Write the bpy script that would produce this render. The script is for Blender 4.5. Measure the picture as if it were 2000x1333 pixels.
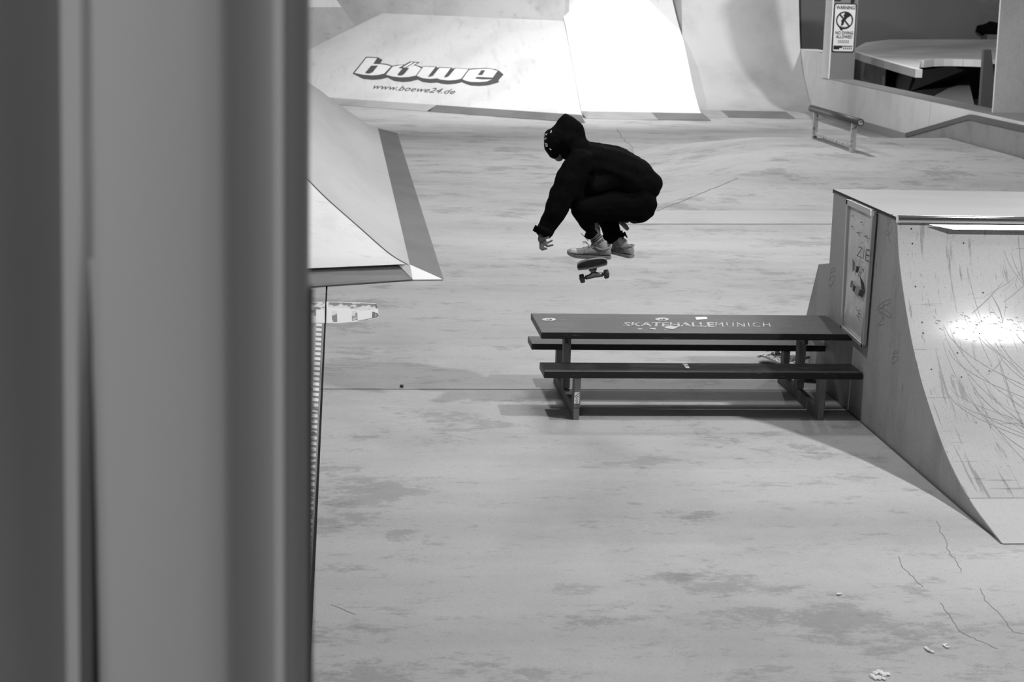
import bpy, bmesh, math, random
from mathutils import Vector, Matrix, noise
from mathutils.bvhtree import BVHTree

random.seed(7)
SC = bpy.context.scene
COL = SC.collection
for o in list(bpy.data.objects):
    bpy.data.objects.remove(o)

# ------------------------------------------------------------------ camera
FPX, PITCH, YAW, ROLL, CAMH = 3440.0, 0.204, 0.0996, 0.0253, 2.9245
_F = Vector((math.sin(YAW)*math.cos(PITCH), math.cos(YAW)*math.cos(PITCH), -math.sin(PITCH)))
_R = Vector((math.cos(YAW), -math.sin(YAW), 0))
_U = _R.cross(_F)
_R, _U = math.cos(ROLL)*_R + math.sin(ROLL)*_U, -math.sin(ROLL)*_R + math.cos(ROLL)*_U
CAM = Vector((0, 0, CAMH))
cd = bpy.data.cameras.new('camera')
cam = bpy.data.objects.new('camera', cd)
COL.objects.link(cam)
cd.sensor_width = 36.0
cd.lens = FPX/2000*36.0
cd.clip_start = 0.05
cd.clip_end = 300
cam.matrix_world = Matrix(((_R.x, _U.x, -_F.x, 0), (_R.y, _U.y, -_F.y, 0), (_R.z, _U.z, -_F.z, CAMH), (0, 0, 0, 1)))
cd.dof.use_dof = True
cd.dof.focus_distance = 12.0
cd.dof.aperture_fstop = 5.6
SC.camera = cam

# ------------------------------------------------------------------ light and exposure
SC.view_settings.view_transform = 'Standard'
SC.view_settings.look = 'None'
SC.view_settings.exposure = 0.0
SC.view_settings.gamma = 1.0
SC.view_settings.use_curve_mapping = False
w = bpy.data.worlds.new('hall_ambient')
SC.world = w
w.use_nodes = True
w.node_tree.nodes['Background'].inputs[0].default_value = (1, 1, 1, 1)
w.node_tree.nodes['Background'].inputs[1].default_value = 0.065


def lamp(name, loc, power, size=0.5, target=None, spread=180):
    ld = bpy.data.lights.new(name, 'AREA')
    ld.shape = 'DISK'
    ld.size = size
    ld.energy = power
    ld.spread = math.radians(spread)
    o = bpy.data.objects.new(name, ld)
    o.location = loc
    d = Vector(target or (loc[0], loc[1], 0)) - Vector(loc)
    o.rotation_euler = d.to_track_quat('-Z', 'Y').to_euler()
    COL.objects.link(o)
    return o


lamp('hall_or_fill_lamp', (0.4, 11.3, 6.5), 145, 0.3)
lamp('hall_or_fill_lamp', (6.33, 8.85, 6.5), 450, 0.3)
lamp('hall_or_fill_lamp', (-1.6, 3.6, 6.5), 14, 0.6)
lamp('hall_or_fill_lamp', (2.4, 20.0, 7.5), 430, 2.6)
lamp('hall_or_fill_lamp', (9.5, 19, 7), 230, 0.5)
lamp('hall_or_fill_lamp', (2.6, 28.5, 7), 170, 1.6)  # added fill, lifts the far floor
lamp('hall_or_fill_lamp', (0.5, 31.0, 7), 360, 0.5, (1.0, 43.0, 1.5), 95)  # added flood aimed at the lettered bank to brighten it
lamp('hall_or_fill_lamp', (5.2, 31.5, 7), 250, 0.5, (5.4, 41.2, 1.5), 75)  # added flood aimed at the white quarter pipe to brighten it
lamp('hall_or_fill_lamp', (6.2, 29.2, 7), 340, 0.4)
lamp('hall_or_fill_lamp', (13.5, 34, 7), 560, 0.5, (13.5, 43, 1.5))  # added fill, brightens the bowl deck and rear panel
lamp('hall_or_fill_lamp', (-1.9, -1.6, 4.2), 95, 0.5, (-0.35, 2.0, 2.4))  # added fill behind the camera, brings out the curtain folds


# ------------------------------------------------------------------ helpers
def ray(u, v):
    return _F + _R*((u-1000)/FPX) - _U*((v-666.5)/FPX)


def oz(u, v, z=0.0):
    d = ray(u, v)
    return CAM + d*((z-CAMH)/d.z)


def ox(u, v, x):
    d = ray(u, v)
    return CAM + d*(x/d.x)


def oy(u, v, y):
    d = ray(u, v)
    return CAM + d*(y/d.y)


def opl(u, v, p, n):
    d = ray(u, v)
    return CAM + d*((p-CAM).dot(n)/d.dot(n))


MATS = {}


def mat(name, g, rough=0.6, spec=0.3, metal=0.0, layers=(), bump=None, coord='Object', emit=None):
    """grey procedural material; layers = (scale, stretch, lo, hi, factor, detail, rotz) multiply the base colour"""
    if name in MATS:
        return MATS[name]
    m = bpy.data.materials.new(name)
    m.use_nodes = True
    nt = m.node_tree
    b = nt.nodes['Principled BSDF']
    b.inputs['Roughness'].default_value = rough
    b.inputs['Metallic'].default_value = metal
    b.inputs['Specular IOR Level'].default_value = spec
    b.inputs['Base Color'].default_value = (g, g, g, 1)
    tc = nt.nodes.new('ShaderNodeTexCoord')
    cur = None
    for L in layers:
        sc, st, lo, hi, fac = L[:5]
        det = L[5] if len(L) > 5 else 6
        rot = L[6] if len(L) > 6 else (0, 0, 0)
        mp = nt.nodes.new('ShaderNodeMapping')
        mp.inputs['Scale'].default_value = st
        mp.inputs['Rotation'].default_value = rot
        mp.inputs['Location'].default_value = (random.uniform(0, 9), random.uniform(0, 9), random.uniform(0, 9))
        nt.links.new(tc.outputs[coord], mp.inputs[0])
        nz = nt.nodes.new('ShaderNodeTexNoise')
        nz.inputs['Scale'].default_value = sc
        nz.inputs['Detail'].default_value = det
        nz.inputs['Roughness'].default_value = L[7] if len(L) > 7 else 0.62
        nt.links.new(mp.outputs[0], nz.inputs[0])
        mr = nt.nodes.new('ShaderNodeMapRange')
        mr.inputs[1].default_value = lo
        mr.inputs[2].default_value = hi
        mr.inputs[3].default_value = 1.0
        mr.inputs[4].default_value = fac
        mr.interpolation_type = 'SMOOTHSTEP'
        nt.links.new(nz.outputs[0], mr.inputs[0])
        mu = nt.nodes.new('ShaderNodeMath')
        mu.operation = 'MULTIPLY'
        if cur is None:
            mu.inputs[0].default_value = g
        else:
            nt.links.new(cur, mu.inputs[0])
        nt.links.new(mr.outputs[0], mu.inputs[1])
        cur = mu.outputs[0]
    if cur is not None:
        nt.links.new(cur, b.inputs['Base Color'])
    if bump:
        nz = nt.nodes.new('ShaderNodeTexNoise')
        nz.inputs['Scale'].default_value = bump[0]
        nz.inputs['Detail'].default_value = 5
        nt.links.new(tc.outputs[coord], nz.inputs[0])
        bp = nt.nodes.new('ShaderNodeBump')
        bp.inputs['Strength'].default_value = bump[1]
        bp.inputs['Distance'].default_value = bump[2] if len(bump) > 2 else 0.01
        nt.links.new(nz.outputs[0], bp.inputs['Height'])
        nt.links.new(bp.outputs[0], b.inputs['Normal'])
    MATS[name] = m
    return m


ONE = (1, 1, 1)
R0 = (0, 0, 0)
M_FLOOR = mat('polished_concrete', 0.52, 0.55, 0.25, layers=[
    (0.7, (0.16, 1, 1), 0.42, 0.70, 0.80, 4), (0.55, ONE, 0.46, 0.66, 0.86, 14, R0, 0.72), (1.1, (0.8, 1.1, 1), 0.53, 0.59, 0.73, 15, R0, 0.78),
    (3.1, (0.6, 1.2, 1), 0.55, 0.61, 0.77, 14, R0, 0.80), (9, (0.5, 1.3, 1), 0.57, 0.64, 0.82, 10, R0, 0.78), (45, ONE, 0.58, 0.68, 0.80, 6, R0, 0.7),
    (170, ONE, 0.35, 0.75, 0.84, 2)], bump=(60, 0.05))
M_GAP = mat('floor_joint_dark', 0.03, 0.9)
M_PLY = mat('pale_birch_plywood', 0.62, 0.5, 0.3, layers=[
    (0.7, (1, 1, 0.6), 0.40, 0.70, 0.86, 5), (6, (1.5, 0.25, 0.25), 0.52, 0.75, 0.84, 6), (90, ONE, 0.4, 0.75, 0.88, 2)])
M_PLY_BRIGHT = mat('bright_laminate_sheet', 0.80, 0.40, 0.4, layers=[
    (0.8, ONE, 0.45, 0.72, 0.9, 5), (5, (1, 1, 1), 0.60, 0.70, 0.8, 8), (60, ONE, 0.4, 0.75, 0.92, 2)])
M_PLY_GREY = mat('grey_laminate_sheet', 0.42, 0.55, 0.3, layers=[
    (0.6, ONE, 0.42, 0.70, 0.78, 5), (90, ONE, 0.4, 0.75, 0.9, 2)])
M_SIDE = mat('raw_plywood_side', 0.42, 0.6, 0.25, layers=[
    (2.0, (1, 1.6, 0.6), 0.42, 0.72, 0.78, 9), (9, (1, 2.4, 0.6), 0.58, 0.70, 0.78, 9), (30, (1, 2, 0.5), 0.62, 0.70, 0.7, 6), (80, ONE, 0.4, 0.75, 0.86, 2)])
M_RIDE = mat('scratched_ride_sheet', 0.50, 0.11, 0.20, layers=[
    (1.2, ONE, 0.42, 0.72, 0.86, 6),
    (5, (4.5, 0.35, 0.35), 0.62, 0.66, 0.72, 5, (0.5, 0.6, 0.7)), (4, (6, 0.22, 0.22), 0.62, 0.65, 0.66, 5, (-0.6, 0.5, -0.5)), (5, (0.3, 5, 5), 0.63, 0.66, 0.72, 5, (0.2, 0.3, 0.9)),
    (11, (5, 0.5, 0.5), 0.63, 0.67, 0.62, 5, (0.9, -0.4, 1.0)), (26, (2, 1, 1), 0.66, 0.70, 0.55, 4), (90, ONE, 0.4, 0.75, 0.9, 2)])
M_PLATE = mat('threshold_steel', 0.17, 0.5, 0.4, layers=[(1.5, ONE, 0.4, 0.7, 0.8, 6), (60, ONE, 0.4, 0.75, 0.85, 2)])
M_PLATE_WORN_LIT = mat('worn_and_lit_threshold_steel', 0.36, 0.5, 0.4, layers=[(1.5, ONE, 0.4, 0.7, 0.8, 6)])
M_CHROME = mat('polished_steel_pipe', 0.75, 0.16, 0.5, 1.0, layers=[(8, (1, 6, 6), 0.55, 0.7, 0.75, 4)])
M_TABLE = mat('dark_stained_wood', 0.034, 0.45, 0.35, layers=[
    (3, (0.5, 9, 9), 0.42, 0.68, 1.9, 10), (12, (0.5, 5, 5), 0.58, 0.68, 2.6, 10), (2, (0.7, 1.5, 1), 0.55, 0.7, 0.55, 8), (30, (0.4, 3, 3), 0.64, 0.70, 3.0, 6), (90, ONE, 0.4, 0.7, 0.6, 2)], bump=(40, 0.15))
M_TABLE_EDGE = mat('dark_wood_edge', 0.022, 0.6, 0.3, layers=[(30, (0.4, 3, 3), 0.62, 0.72, 5.0, 4)])
M_POST = mat('grey_weathered_post', 0.20, 0.65, 0.3, layers=[(9, (4, 4, 0.6), 0.42, 0.70, 0.65, 6)])
M_WHITE = mat('white_paint', 0.85, 0.6)
M_WORN_WHITE = mat('worn_white_paint', 0.80, 0.6, layers=[(26, ONE, 0.50, 0.60, 0.18, 6)])
M_BLACK = mat('black_print', 0.012, 0.6)
M_GREY_PRINT = mat('grey_print', 0.10, 0.6)
M_CLOTH = mat('black_cotton_fleece', 0.0055, 0.95, 0.05, layers=[(40, ONE, 0.4, 0.7, 0.7, 4)], bump=(300, 0.1, 0.002))
M_TROUSER = mat('black_trouser_twill', 0.0035, 0.9, 0.05, bump=(300, 0.1, 0.002))
M_SKIN = mat('skin', 0.17, 0.55, 0.3, layers=[(30, ONE, 0.4, 0.7, 0.85, 4)])
M_SHOE = mat('pale_grey_leather', 0.36, 0.6, 0.3, layers=[(25, ONE, 0.4, 0.7, 0.85, 5)])
M_SHOE_DARK = mat('shoe_seam', 0.05, 0.8)
M_TOE = mat('white_toe_leather', 0.75, 0.5, 0.3)
M_SOLE = mat('grey_rubber_sole', 0.34, 0.7, 0.2, layers=[(30, ONE, 0.4, 0.7, 0.8, 5)])
M_SOCK = mat('grey_sock_knit', 0.42, 0.9, 0.1, bump=(400, 0.2, 0.002))
M_DECKWOOD = mat('pale_maple_ply', 0.42, 0.5)
M_DECKDARK = mat('dark_deck_graphic', 0.022, 0.45, 0.4, layers=[(12, ONE, 0.45, 0.7, 1.8, 5)])
M_TRUCK = mat('cast_aluminium', 0.22, 0.35, 0.5, 0.7)
M_WHEEL = mat('dark_urethane', 0.06, 0.5, 0.4)
M_WHEEL_PALE = mat('pale_urethane', 0.5, 0.5, 0.4)
M_CURTAIN = mat('grey_coated_fabric', 0.40, 0.7, 0.15, layers=[(0.9, (1, 1, 0.4), 0.4, 0.7, 0.88, 3)])
M_WALL_DARK = mat('grey_painted_wall', 0.185, 0.8, 0.1, layers=[(0.5, ONE, 0.4, 0.7, 0.9, 4), (50, ONE, 0.4, 0.7, 0.92, 2)])
M_WALL = mat('pale_concrete_wall', 0.80, 0.8, 0.15, layers=[(0.8, (1, 1, 0.7), 0.42, 0.70, 0.84, 6), (40, ONE, 0.4, 0.7, 0.9, 3)], bump=(30, 0.1))
M_WALL_FAR = mat('mid_grey_far_wall', 0.40, 0.8, 0.1, layers=[(0.6, ONE, 0.42, 0.68, 0.8, 7), (3, (1, 1, 1.5), 0.55, 0.7, 0.8, 8)])
M_RAIL_TOP = mat('dark_rail_steel', 0.05, 0.45, 0.4)
M_RAIL_POST = mat('chipped_rail_paint', 0.42, 0.5, 0.3, layers=[(14, ONE, 0.55, 0.62, 0.25, 5)])
M_LEDGE = mat('ledge_side_board', 0.30, 0.6, 0.2, layers=[(1.5, ONE, 0.42, 0.7, 0.72, 6), (50, ONE, 0.4, 0.7, 0.9, 2)])
M_LEDGE_TOP = mat('ledge_edge_steel', 0.07, 0.4, 0.4)
M_BOWLBLOCK = mat('pale_coping_stone', 0.72, 0.7)
M_CAVITY = mat('cavity_shadow_black', 0.012, 0.9, 0.05)  # near-black colour stands in for the shadow inside the bowl
M_SHEET = mat('wrinkled_poster_film', 0.60, 0.3, 0.5, layers=[(2, (1, 1, 0.6), 0.45, 0.7, 0.8, 5)], bump=(5, 0.5, 0.03))
M_ALU = mat('brushed_aluminium_frame', 0.50, 0.35, 0.5, 0.6)


def link(name, me, parent=None, kind=None):
    o = bpy.data.objects.new(name, me)
    COL.objects.link(o)
    if parent is not None:
        o.parent = parent
        r = parent
        while r.parent:
            r = r.parent
        me.transform(Matrix.Translation(-Vector(r.location)))
    if kind:
        o['kind'] = kind
    return o


def obj(name, verts, faces, m, parent=None, smooth=False, kind=None):
    me = bpy.data.meshes.new(name)
    me.from_pydata([tuple(v) for v in verts], [], faces)
    me.update()
    bm = bmesh.new()
    bm.from_mesh(me)
    bmesh.ops.recalc_face_normals(bm, faces=bm.faces)
    bm.to_mesh(me)
    bm.free()
    if m:
        me.materials.append(m)
    if smooth:
        for p in me.polygons:
            p.use_smooth = True
    if smooth:
        me.set_sharp_from_angle(angle=math.radians(42))
    return link(name, me, parent, kind)


def from_bm(name, bm, m, parent=None, smooth=False, kind=None):
    me = bpy.data.meshes.new(name)
    bm.to_mesh(me)
    bm.free()
    me.materials.append(m)
    if smooth:
        for p in me.polygons:
            p.use_smooth = True
    return link(name, me, parent, kind)


def thing(name, label, cat, loc, group=None):
    o = bpy.data.objects.new(name, None)
    o.empty_display_size = 0.1
    COL.objects.link(o)
    o.location = loc
    return tag(o, label, cat, group)


def tag(o, label, cat, group=None):
    o['label'] = label
    o['category'] = cat
    if group:
        o['group'] = group
    return o


def prism(name, poly, ext, m, parent=None, bevel=0.0, kind=None):
    """polygon (3-D points) extruded by a vector"""
    poly = [Vector(p) for p in poly]
    ext = Vector(ext)
    n = len(poly)
    v = poly + [p+ext for p in poly]
    f = [tuple(range(n)), tuple(range(2*n-1, n-1, -1))]
    f += [(i, (i+1) % n, n+(i+1) % n, n+i) for i in range(n)]
    o = obj(name, v, f, m, parent, kind=kind)
    if bevel:
        bm = bmesh.new()
        bm.from_mesh(o.data)
        bmesh.ops.bevel(bm, geom=list(bm.edges), offset=bevel, segments=2, affect='EDGES', profile=0.6)
        bm.to_mesh(o.data)
        bm.free()
    return o


def box(name, lo, hi, m, parent=None, bevel=0.0, kind=None):
    (x0, y0, z0), (x1, y1, z1) = lo, hi
    return prism(name, [(x0, y0, z0), (x1, y0, z0), (x1, y1, z0), (x0, y1, z0)], (0, 0, z1-z0), m, parent, bevel, kind)


def add_tube(bm, pts, r, n=10, cap=True):
    pts = [Vector(p) for p in pts]
    rs = r if isinstance(r, (list, tuple)) else [r]*len(pts)
    rings = []
    for i, p in enumerate(pts):
        t = (pts[min(i+1, len(pts)-1)] - pts[max(i-1, 0)]).normalized()
        a = t.orthogonal().normalized() if i == 0 else (a - t*a.dot(t)).normalized()
        b = t.cross(a)
        rings.append([bm.verts.new(p + (a*math.cos(2*math.pi*k/n) + b*math.sin(2*math.pi*k/n))*rs[i]) for k in range(n)])
    for i in range(len(rings)-1):
        for k in range(n):
            bm.faces.new((rings[i][k], rings[i][(k+1) % n], rings[i+1][(k+1) % n], rings[i+1][k]))
    if cap:
        bm.faces.new(rings[0][::-1])
        bm.faces.new(rings[-1])


def tube(name, pts, r, m, parent=None, n=12, smooth=True):
    bm = bmesh.new()
    add_tube(bm, pts, r, n)
    o = from_bm(name, bm, m, parent)
    if smooth:
        for p in o.data.polygons:
            p.use_smooth = len(p.vertices) == 4
    return o


def ribbon(name, pts, wid, n, m, parent=None):
    """thin flat strip following points that lie on a surface with normal n"""
    pts = [Vector(p) for p in pts]
    v, f = [], []
    for i, p in enumerate(pts):
        t = (pts[min(i+1, len(pts)-1)] - pts[max(i-1, 0)]).normalized()
        s = t.cross(n).normalized()*wid*0.5
        v += [p-s, p+s]
        if i:
            f.append((2*i-2, 2*i-1, 2*i+1, 2*i))
    return obj(name, v, f, m, parent)


def text_mesh(s, size=1.0, bold=0.0, shear=0.0, spacing=1.0):
    c = bpy.data.curves.new('lettering', 'FONT')
    c.body = s
    c.size = size
    c.offset = bold
    c.shear = shear
    c.space_character = spacing
    c.resolution_u = 3
    t = bpy.data.objects.new('lettering', c)
    COL.objects.link(t)
    dg = bpy.context.evaluated_depsgraph_get()
    dg.update()
    me = bpy.data.meshes.new_from_object(t.evaluated_get(dg))
    bpy.data.objects.remove(t)
    bpy.data.curves.remove(c)
    return me


def text_on(name, s, fn, m, parent, bold=0.0, shear=0.0, spacing=1.0):
    """text normalised to a 0..1 box in both directions, then mapped by fn(a, b) -> point"""
    me = text_mesh(s, 1.0, bold, shear, spacing)
    xs = [v.co.x for v in me.vertices]
    ys = [v.co.y for v in me.vertices]
    x0, x1, y0, y1 = min(xs), max(xs), min(ys), max(ys)
    for v in me.vertices:
        v.co = fn((v.co.x-x0)/(x1-x0), (v.co.y-y0)/(y1-y0))
    me.materials.clear()
    me.materials.append(m)
    return link(name, me, parent)


def quadmap(bl, br, tl, tr):
    bl, br, tl, tr = map(Vector, (bl, br, tl, tr))
    return lambda a, b: bl*(1-a)*(1-b) + br*a*(1-b) + tl*(1-a)*b + tr*a*b


# ------------------------------------------------------------------ floor
floor = box('floor', (-14, -5, -0.30), (26, 62, -0.025), M_GAP, kind='structure')
JY, DX = 12.345, -0.125
for (x0, x1, y0, y1) in ((-14, DX-0.008, -5, JY-0.012), (DX+0.008, 26, -5, JY-0.012), (-14, DX-0.008, JY+0.012, 62), (DX+0.008, 26, JY+0.012, 62)):
    box('slab', (x0, y0, -0.03), (x1, y1, 0.0), M_FLOOR, floor)
UP = Vector((0, 0, 1))
for pts in ([(1830, 1018), (1835, 1029), (1837, 1041), (1847, 1054), (1851, 1074), (1866, 1095), (1882, 1122)],
            [(1915, 1149), (1924, 1174), (1949, 1195), (1965, 1215), (1978, 1234), (2004, 1240)],
            [(1754, 1087), (1762, 1108), (1787, 1132), (1808, 1151)],
            [(1837, 1178), (1857, 1207), (1870, 1228), (1882, 1238), (1915, 1253), (1957, 1271)],
            [(648, 1181), (664, 1188), (700, 1204)],
            [(1205, 252), (1216, 270), (1225, 279), (1247, 297)]):
    q = []
    for (a, b) in zip(pts, pts[1:]):
        for k in range(5):
            t = k/5
            j = 0.0 if k == 0 else 1.6
            q.append(oz(a[0]+(b[0]-a[0])*t+random.uniform(-j, j)*1.3, a[1]+(b[1]-a[1])*t+random.uniform(-j, j)*.6, 0.0012))
    ribbon('crack', q, 0.0035 if pts[0][1] > 400 else 0.015, UP, mat('crack_line', 0.22, 0.9), floor)

# ------------------------------------------------------------------ hall walls seen behind the ramps
wb = box('wall_back', (-14, 56, 0), (26, 56.3, 8), M_WALL_FAR, kind='structure')
p0, p1 = oy(1572, 90, 48), oy(1925, 90, 48)
prism('wall_rear_panel', [(p0.x, 48, 0), (p1.x+0.05, 48, 0), (oy(1922, 78, 48).x, 48, oy(1922, 78, 48).z), (oy(1896, -60, 48).x, 48, oy(1896, -60, 48).z), (p0.x-0.3, 48, 4.2)],
      (0, 0.25, 0), M_WALL_DARK, kind='structure')
p = oy(1940, 225, 29.0)
prism('wall_right', [(p.x, 29.0, 0), (p.x+3.5, 29.0, 0), (p.x+3.5, 29.0, 5.0), (oy(1953, 0, 29.0).x, 29.0, 5.0)], (0, 0.06, 0), M_WALL, kind='structure')

# low wall with a flat top, its end pillar
WX, WT = 10.75, 0.87
lw = thing('ledge_wall', 'low pale concrete wall with flat top below the warning sign', 'wall', (WX, 34, 0))
box('wall_panel', (WX, 31.62, 0), (WX+0.55, 41.6, WT), M_WALL, lw)
box('wall_panel', (WX, 26.0, 0), (WX+0.55, 31.59, WT), M_WALL, lw)
box('wall_top_deck', (WX+0.56, 25.2, WT-0.06), (WX+4, 28.98, WT+0.01), mat('grey_ledge_top', 0.24, 0.7), lw)
box('top_slab', (WX+0.012, 26.02, WT), (WX+0.56, 41.58, WT+0.012), mat('grey_ledge_top', 0.24, 0.7), lw)
box('upper_block', (WX+0.003, 39.05, WT), (WX+0.5, 41.5, 1.42), M_WALL, lw)
ribbon('base_strip', [(WX-0.012, 31, 0.10), (WX-0.012, 33.2, 0.10), (WX-0.012, 39.5, 0.10)], 0.16, Vector((-1, 0, 0)), mat('base_strip_grey', 0.33, 0.7), lw)
pil = thing('pillar', 'square pillar rising from the low wall and carrying the warning sign', 'pillar', (WX+0.3, 38.6, WT+0.012))
PY = 38.47
box('shaft', (WX-0.004, PY, WT+0.012), (WX+0.545, 39.04, 4.2), M_WALL_DARK, pil)
box('side_board', (WX-0.03, PY+0.002, WT+0.014), (WX-0.004, 39.04, 4.2), M_WALL, pil)

# warning sign
sg = thing('warning_sign', 'white no diving warning sign with black border on the pillar', 'sign', (11.0, PY-0.02, 2.0))
SX0, SX1, SZ0, SZ1 = 10.755, 11.262, 1.475, 2.535


def sgp(a, b, d=0.0):
    return Vector((SX0+(SX1-SX0)*a, PY-0.012-d, SZ0+(SZ1-SZ0)*b))


def rrect(a0, b0, a1, b1, ra, rb, fn, d, n=5):
    out = []
    for (cx, cy, st) in ((a1-ra, b1-rb, 0), (a0+ra, b1-rb, 90), (a0+ra, b0+rb, 180), (a1-ra, b0+rb, 270)):
        for k in range(n+1):
            t = math.radians(st+90*k/n)
            out.append(fn(cx+ra*math.cos(t), cy+rb*math.sin(t), d))
    return out


prism('board', rrect(0, 0, 1, 1, 0.09, 0.045, sgp, 0), (0, 0.012, 0), M_BLACK, sg)
prism('face', rrect(0.045, 0.022, 0.955, 0.978, 0.07, 0.035, sgp, 0.004), (0, 0.003, 0), mat('sign_white', 0.62, 0.5), sg)


def sg_text(s, a0, b0, a1, b1, m=M_BLACK, bold=0.02):
    text_on('lettering', s, quadmap(sgp(a0, b0, .008), sgp(a1, b0, .008), sgp(a0, b1, .008), sgp(a1, b1, .008)), m, sg, bold)


sg_text('WARNING!', 0.09, 0.875, 0.94, 0.955)
sg_text('NO DIVING', 0.12, 0.365, 0.90, 0.43)
sg_text('ALLOWED', 0.15, 0.285, 0.87, 0.35)
for bb in (0.235, 0.213, 0.19):
    for k in range(6):
        a = 0.25+0.085*k
        prism('fine_print', [sgp(a, bb, .007), sgp(a+0.068, bb, .007), sgp(a+0.068, bb+0.011, .007), sgp(a, bb+0.011, .007)], (0, 0.002, 0), M_GREY_PRINT, sg)
prism('bar', [sgp(.07, .055, .007), sgp(.33, .055, .007), sgp(.33, .085, .007), sgp(.46, .085, .007), sgp(.46, .115, .007), sgp(.91, .115, .007), sgp(.91, .135, .007), sgp(.07, .135, .007)], (0, .002, 0), M_BLACK, sg)
for k in range(5):
    a = 0.50+0.085*k
    prism('bar', [sgp(a, .062, .007), sgp(a+.05, .062, .007), sgp(a+.05, .10, .007), sgp(a, .10, .007)], (0, .002, 0), M_GREY_PRINT, sg)
AR = (SX1-SX0)/(SZ1-SZ0)


def circ(r, n=36):
    return [(0.49+r*math.cos(2*math.pi*k/n), 0.655+r*AR*math.sin(2*math.pi*k/n)) for k in range(n)]


ro, ri = circ(0.38), circ(0.32)
obj('prohibition_ring', [sgp(a, b, .009) for a, b in ro+ri], [(i, (i+1) % 36, 36+(i+1) % 36, 36+i) for i in range(36)], M_BLACK, sg)
prism('slash', [sgp(.24, .765, .010), sgp(.29, .785, .010), sgp(.74, .545, .010), sgp(.69, .525, .010)], (0, .001, 0), M_BLACK, sg)
prism('diver', [sgp(*q, .008) for q in ((.50, .83), (.56, .83), (.76, .755), (.70, .73), (.62, .71), (.54, .665), (.47, .62), (.46, .57), (.40, .54), (.34, .55), (.36, .60), (.34, .655), (.42, .68), (.46, .72), (.42, .76), (.47, .775))], (0, .001, 0), M_BLACK, sg)
prism('water', [sgp(*q, .008) for q in ((.26, .545), (.40, .525), (.55, .52), (.72, .55), (.66, .505), (.49, .48), (.32, .505))], (0, .001, 0), mat('sign_grey', 0.16, 0.6), sg)
prism('water', [sgp(*q, .008) for q in ((.27, .50), (.36, .44), (.44, .455), (.40, .49))], (0, .001, 0), M_BLACK, sg)
box('bracket', (10.76, PY-0.03, 2.60), (10.90, PY, 2.70), M_BLACK, sg)
box('bracket', (11.13, PY-0.03, 2.56), (11.20, PY, 2.72), M_BLACK, sg)

# pool style bowl behind the low wall
BZ = 1.25
bw = thing('bowl_ramp', 'raised grey bowl deck edged with white coping blocks behind the low wall', 'ramp', (13.0, 39, 0))
runL = [(1664, 98), (1690, 107), (1715, 114), (1740, 121), (1765, 128), (1794, 135.5)]
runR = [(1800, 117.5), (1820, 115.5), (1840, 115), (1860, 115), (1880, 115.5), (1900, 116), (1921, 117)]
M_DECK = mat('bowl_deck_concrete', 0.62, 0.6, 0.2, layers=[(0.7, (0.3, 1, 1), .4, .7, .75, 6), (50, ONE, .4, .75, .9, 2)])
deck = [oz(u, v, BZ) for u, v in runL+runR] + [oz(1990, 116.5, BZ)]
prism('deck', deck, (0, 0, -0.10), M_DECK, bw)
d1, d2, d3, d4, d5 = deck[0], deck[-1], oy(1990, 77, 47.4), oy(1740, 77, 47.4), oy(1690, 83, 46.8)
for tri in ([d1, d2, d3], [d1, d3, d4], [d1, d4, d5]):
    prism('deck', tri, (0, 0, -0.10), M_DECK, bw)
for run in (runL, runR):
    q = [oz(u, v, BZ+0.004) for u, v in run]
    for i in range(len(q)-1):
        a, b = q[i], q[i+1]
        d = (b-a).normalized()*0.004
        ou = Vector((d.y, -d.x, 0)).normalized()*0.06
        a, b = a+d, b-d
        prism('coping_block', [a+ou, b+ou, b-ou*1.4, a-ou*1.4], (0, 0, -0.17), M_BOWLBLOCK, bw)
q = [oz(u, v, BZ-0.17) for u, v in ((1660, 99), (1742, 122), (1790, 137))]
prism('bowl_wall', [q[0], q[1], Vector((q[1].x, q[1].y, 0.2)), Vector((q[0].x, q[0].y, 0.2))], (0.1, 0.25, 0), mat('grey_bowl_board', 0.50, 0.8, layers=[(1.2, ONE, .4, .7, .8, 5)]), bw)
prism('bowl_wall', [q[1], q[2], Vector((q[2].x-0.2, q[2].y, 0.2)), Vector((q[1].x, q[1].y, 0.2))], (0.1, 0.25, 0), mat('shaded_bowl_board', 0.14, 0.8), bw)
q = [oz(u, v, BZ-0.1) for u, v in ((1794, 128), (1930, 112))]
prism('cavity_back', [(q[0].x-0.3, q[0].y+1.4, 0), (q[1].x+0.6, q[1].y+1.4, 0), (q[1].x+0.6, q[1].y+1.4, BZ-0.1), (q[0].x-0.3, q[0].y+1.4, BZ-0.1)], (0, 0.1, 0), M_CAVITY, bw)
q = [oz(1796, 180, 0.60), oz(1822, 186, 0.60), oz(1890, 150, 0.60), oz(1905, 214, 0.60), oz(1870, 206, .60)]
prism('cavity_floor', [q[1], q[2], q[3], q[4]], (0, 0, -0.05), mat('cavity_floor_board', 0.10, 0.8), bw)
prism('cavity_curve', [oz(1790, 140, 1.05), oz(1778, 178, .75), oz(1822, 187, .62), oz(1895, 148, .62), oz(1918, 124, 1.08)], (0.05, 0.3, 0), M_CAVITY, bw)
pp = thing('prop_post', 'tapered grey post beside the dark opening under the bowl', 'post', oy(1927, 214, 31.5))
z_ = [oy(u, v, 31.5) for u, v in ((1914.5, 213), (1938, 214), (1942, 155), (1936, 97), (1922.5, 97))]
prism('post_board', [(z_[0].x, 31.5, 0), (z_[1].x, 31.5, 0), z_[1], z_[2], z_[3], z_[4], z_[0]], (0, 0.12, 0), M_WALL_DARK, pp)
bl = thing('black_bundle', 'black crumpled bundle lying on the far grey block beside the right wall', 'bundle', oy(1935, 66, 47.8))
bm = bmesh.new()
bmesh.ops.create_icosphere(bm, subdivisions=3, radius=1)
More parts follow.
